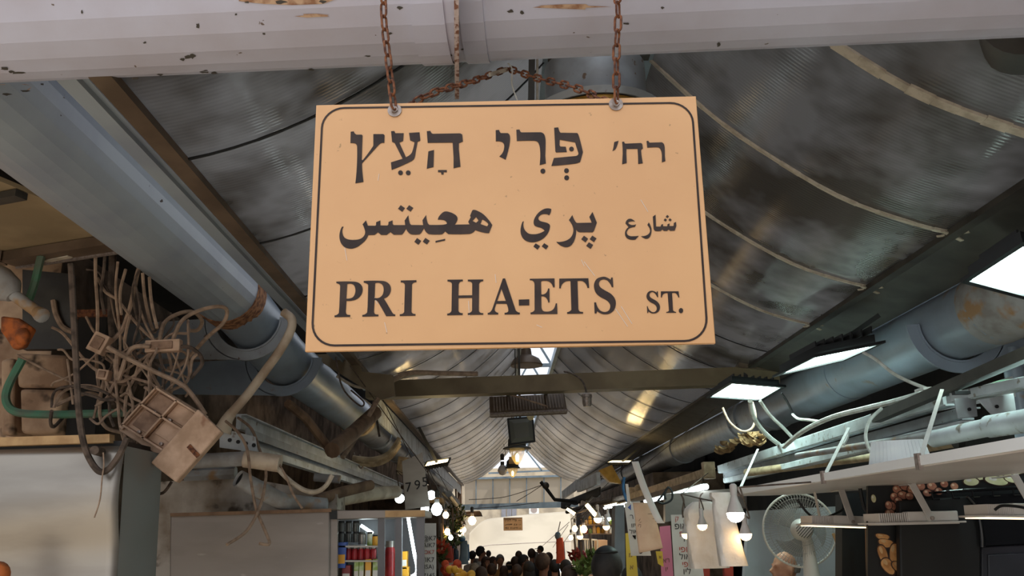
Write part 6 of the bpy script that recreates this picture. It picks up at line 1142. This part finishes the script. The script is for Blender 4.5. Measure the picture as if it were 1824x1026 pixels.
# ------------------------------------------------------------------ people
def fuse(mb, vox, sm=4):
    me = bpy.data.meshes.new('tmp'); me.from_pydata(mb.v, [], mb.f); o = bpy.data.objects.new('tmp', me); COL.objects.link(o)
    r = o.modifiers.new('r', 'REMESH'); r.mode = 'VOXEL'; r.voxel_size = vox; s_ = o.modifiers.new('s', 'SMOOTH'); s_.iterations = sm; s_.factor = .5
    dg = bpy.context.evaluated_depsgraph_get(); dg.update(); out = bpy.data.meshes.new_from_object(o.evaluated_get(dg)); bpy.data.objects.remove(o)
    out.polygons.foreach_set('use_smooth', [True]*len(out.polygons)); return out
def limb(mb, pts, r, n=12): return mb.tube(pts, r, n)
b_ = MB()
b_.ell((0, .008, 1.645), (.074, .092, .105)).ell((0, -.022, 1.585), (.056, .064, .062)).ell((0, -.072, 1.555), (.03, .022, .022)).tube([(0, -.088, 1.65), (0, -.113, 1.612), (0, -.09, 1.6)], [.009, .016, .013], 8)
b_.tube([(-.02, -.09, 1.572), (0, -.096, 1.572), (.02, -.09, 1.572)], .008, 6)
for s_ in (-1, 1):
    b_.ell((s_*.077, .015, 1.62), (.012, .02, .032)).ell((s_*.03, -.083, 1.655), (.016, .01, .008))
    limb(b_, [(s_*.09, .01, 1.41), (s_*.19, .01, 1.37), (s_*.235, .02, 1.1), (s_*.24, -.05, .88)], [.05, .056, .04, .027])
    b_.ell((s_*.24, -.065, .82), (.018, .036, .05))
    for k, (dy, L) in enumerate(((-.03, .07), (-.01, .08), (.01, .076), (.028, .06))): b_.tube([(s_*.24, -.065+dy, .785), (s_*.236, -.072+dy, .785-L*.55), (s_*.222, -.078+dy, .785-L)], [.010, .009, .008], 6)
    b_.tube([(s_*.235, -.09, .84), (s_*.22, -.115, .81), (s_*.215, -.12, .78)], [.012, .010, .009], 6)
    limb(b_, [(s_*.09, 0, .92), (s_*.1, -.01, .5), (s_*.1, .03, .09)], [.088, .055, .036]); b_.ell((s_*.1, -.05, .045), (.042, .115, .04))
b_.tube([(0, .02, 1.38), (0, .01, 1.48), (0, .0, 1.56)], [.07, .054, .054], 14).ell((0, .0, 1.24), (.165, .105, .2)).ell((0, 0, 1.05), (.145, .1, .18)).ell((0, 0, .93), (.16, .11, .12))
BODY = fuse(b_, .011)
c_ = MB(); c_.ell((0, 0, 1.24), (.188, .128, .205)).ell((0, 0, 1.05), (.168, .123, .2)).ell((0, 0, .95), (.182, .13, .12)).tube([(0, .015, 1.38), (0, .012, 1.455)], [.1, .07], 14)
for s_ in (-1, 1): limb(c_, [(s_*.07, .01, 1.40), (s_*.19, .01, 1.37), (s_*.235, .02, 1.12), (s_*.24, -.03, .93)], [.06, .073, .056, .046])
SHIRT = fuse(c_, .016)
d_ = MB(); d_.ell((0, 0, .93), (.172, .122, .1))
for s_ in (-1, 1): limb(d_, [(s_*.09, 0, .92), (s_*.1, -.01, .5), (s_*.1, .03, .1)], [.1, .07, .06])
TROU = fuse(d_, .016)
def hairmesh(kind):
    h = MB(); h.ell((0, .014, 1.655), (.085, .102, .107), None, 24, 18); keep = []
    for f in h.f:
        c = sum((V(h.v[i]) for i in f), V())/len(f)
        if kind == 'kippah': k = c.z > 1.728
        elif kind == 'cap': k = c.z > 1.675
        elif kind == 'bald': k = 1.6 < c.z < 1.66 and c.y > .03
        else: k = c.z > 1.70+.25*min(0, c.y*0) if c.y < -.05 else c.z > 1.66-.9*(c.y+.05)
        if k: keep.append(f)
    h.f = keep
    if kind == 'long': h.ell((0, .06, 1.5), (.092, .05, .19)).ell((.062, .01, 1.54), (.03, .06, .13)).ell((-.062, .01, 1.54), (.03, .06, .13))
    if kind == 'cap': h.prism([(-.06, -.08, 1.675), (-.05, -.155, 1.665), (0, -.175, 1.663), (.05, -.155, 1.665), (.06, -.08, 1.675)], (0, 0, .008))
    me = bpy.data.meshes.new(kind); me.from_pydata(h.v, [], h.f); me.polygons.foreach_set('use_smooth', [True]*len(me.polygons)); return me
HAIR = {k: hairmesh(k) for k in ('short', 'long', 'cap', 'bald', 'kippah')}
SPOTS = []
def person(label, px, py, wpx, yaw, shirt, hair, hm, skin='skin', Y=None, extra=None):
    Y0 = Y or .152*FPX/wpx
    for k in (1, 1.05, .95, 1.1, .9, 1.15, .86, 1.22, .8, 1.3, .75):
        Y = Y0*k; hc = P(px, py, Y); s_ = hc.z/1.64
        if all((V((hc.x, hc.y))-q_).length > .5 for q_ in SPOTS): break
    SPOTS.append(V((hc.x, hc.y)))
    t = thing('person', label, 'person', (hc.x, hc.y, 0)); t.rotation_euler.z = math.radians(yaw); t.scale = (s_, s_, s_)
    parts = [('body', BODY, skin), ('shirt', SHIRT, shirt), ('trousers', TROU, 'denim'), ('hair' if hair not in ('cap', 'kippah') else 'cap', HAIR[hair], hm)]
    if hair in ('cap', 'kippah'): parts.append(('hair', HAIR['short'], 'hair_black'))
    for nm, me, m in parts:
        me = me.copy(); me.materials.clear(); me.materials.append(MATS[m]); o = bpy.data.objects.new(nm, me); COL.objects.link(o); o.parent = t
        if nm in ('hair', 'cap') : 
            if not (nm == 'cap' and hair == 'kippah') or True:
                md = o.modifiers.new('solid', 'SOLIDIFY'); md.thickness = .008; md.offset = 1
        if nm == 'cap' and hair == 'kippah': o.scale = (1.0, 1.0, 1.006)
    if extra: extra(t)
    return t
B = 180
person('person with dark hair, back turned, at the left edge of the crowd', 842, 990, 12, 150, 'shirt_white', 'short', 'hair_black')
person('person in a white shirt wearing a black skullcap, leaning in the crowd', 857, 984, 13, 100, 'shirt_white', 'kippah', 'black')
person('person with short dark hair just right of the white shirted person', 870, 987, 9.5, 190, 'shirt_dark', 'short', 'hair_black')
person('person with grey hair and ochre hooded top at the left of the crowd', 849, 1003, 12.5, 200, 'shirt_ochre', 'short', 'hair_grey')
person('person with long brown hair facing right in the crowd', 879, 1001, 13, 60, 'shirt_tan', 'long', 'hair_brown')
person('person with light brown hair beside the long haired person', 891, 998, 13.5, 20, 'shirt_ochre', 'short', 'hair_grey')
person('person in a pale cap low in the middle of the crowd', 907, 1009, 14, 170, 'shirt_dark', 'cap', 'shirt_tan')
person('person with dark hair in black, in the middle below the small sign', 924, 990, 12, 180, 'shirt_dark', 'short', 'hair_brown', 'skin_dark')
person('person in a tan top with dark hair seen from the side', 934, 1000, 16, 70, 'shirt_tan', 'short', 'hair_black', 'skin_dark')
person('taller person with curly brown hair in the middle of the crowd', 947, 987, 13, 175, 'shirt_dark', 'short', 'hair_brown')
person('person in a dark peaked cap standing tallest at the back', 962, 979, 9.5, -80, 'shirt_dark', 'cap', 'black', 'skin_dark')
person('big person in a slate grey shirt with shaved dark hair, back turned', 968, 1003, 22, 140, 'shirt_slate', 'short', 'hair_brown', 'skin_dark')
person('person whose brown hair tops the lower frame edge below the crowd', 857, 1026, 22, 180, 'shirt_dark', 'long', 'hair_brown')
person('person with black hair below the orange jacket', 1008, 1012, 20, 180, 'shirt_dark', 'short', 'hair_black')
person('person with parted brown hair at the frame edge below the orange jacket', 1014, 1028, 26, 175, 'shirt_dark', 'long', 'hair_brown')
person('nearest person, black skullcap and hair, beside the produce stall', 1083, 1014, 42, 150, 'shirt_dark', 'kippah', 'black')
person('person whose dark hair just shows at the frame edge below the yellow sign', 1126, 1034, 28, 170, 'shirt_dark', 'short', 'hair_black', Y=7.2)
crowd = [(846, 1016, 18, 170, 'shirt_tan', 'short', 'hair_grey', 'person with grey hair low at the left of the crowd'), (866, 1002, 14, 40, 'shirt_ochre', 'long', 'hair_brown', 'person with brown hair turned half right behind the skullcap wearer'), (876, 1016, 17, 185, 'shirt_ochre', 'short', 'hair_brown', 'person in ochre low in the crowd left of the pale cap'), (898, 1018, 17, 160, 'shirt_slate', 'long', 'hair_brown', 'person with long hair below the pale cap'), (917, 1002, 14, 200, 'shirt_dark', 'short', 'hair_brown', 'person with brown hair just right of the pale cap'), (921, 1018, 18, 175, 'shirt_tan', 'short', 'hair_brown', 'person in tan at the frame edge below the small sign'), (942, 1014, 20, 190, 'shirt_dark', 'long', 'hair_black', 'person with long black hair at the frame edge in mid crowd'), (954, 992, 13, 165, 'shirt_ochre', 'long', 'hair_grey', 'person with fair curly hair right of the brown haired taller person'), (978, 994, 13, 150, 'shirt_dark', 'short', 'hair_brown', 'person in dark clothes right of the big slate shirt'), (988, 1010, 18, 180, 'shirt_dark', 'short', 'hair_black', 'person with black hair between slate shirt and orange jacket'), (1030, 1022, 20, 190, 'shirt_tan', 'short', 'hair_grey', 'person with grey hair low in front of the right produce stall')]
for px_, py_, w_, yw, sh, hr, hm, lab in crowd: person(lab, px_, py_, w_, yw, sh, hr, hm)
person('bald man in white shirt looking down to the left behind the fan', 1397, 1010, 36, -80, 'shirt_white', 'bald', 'hair_grey')
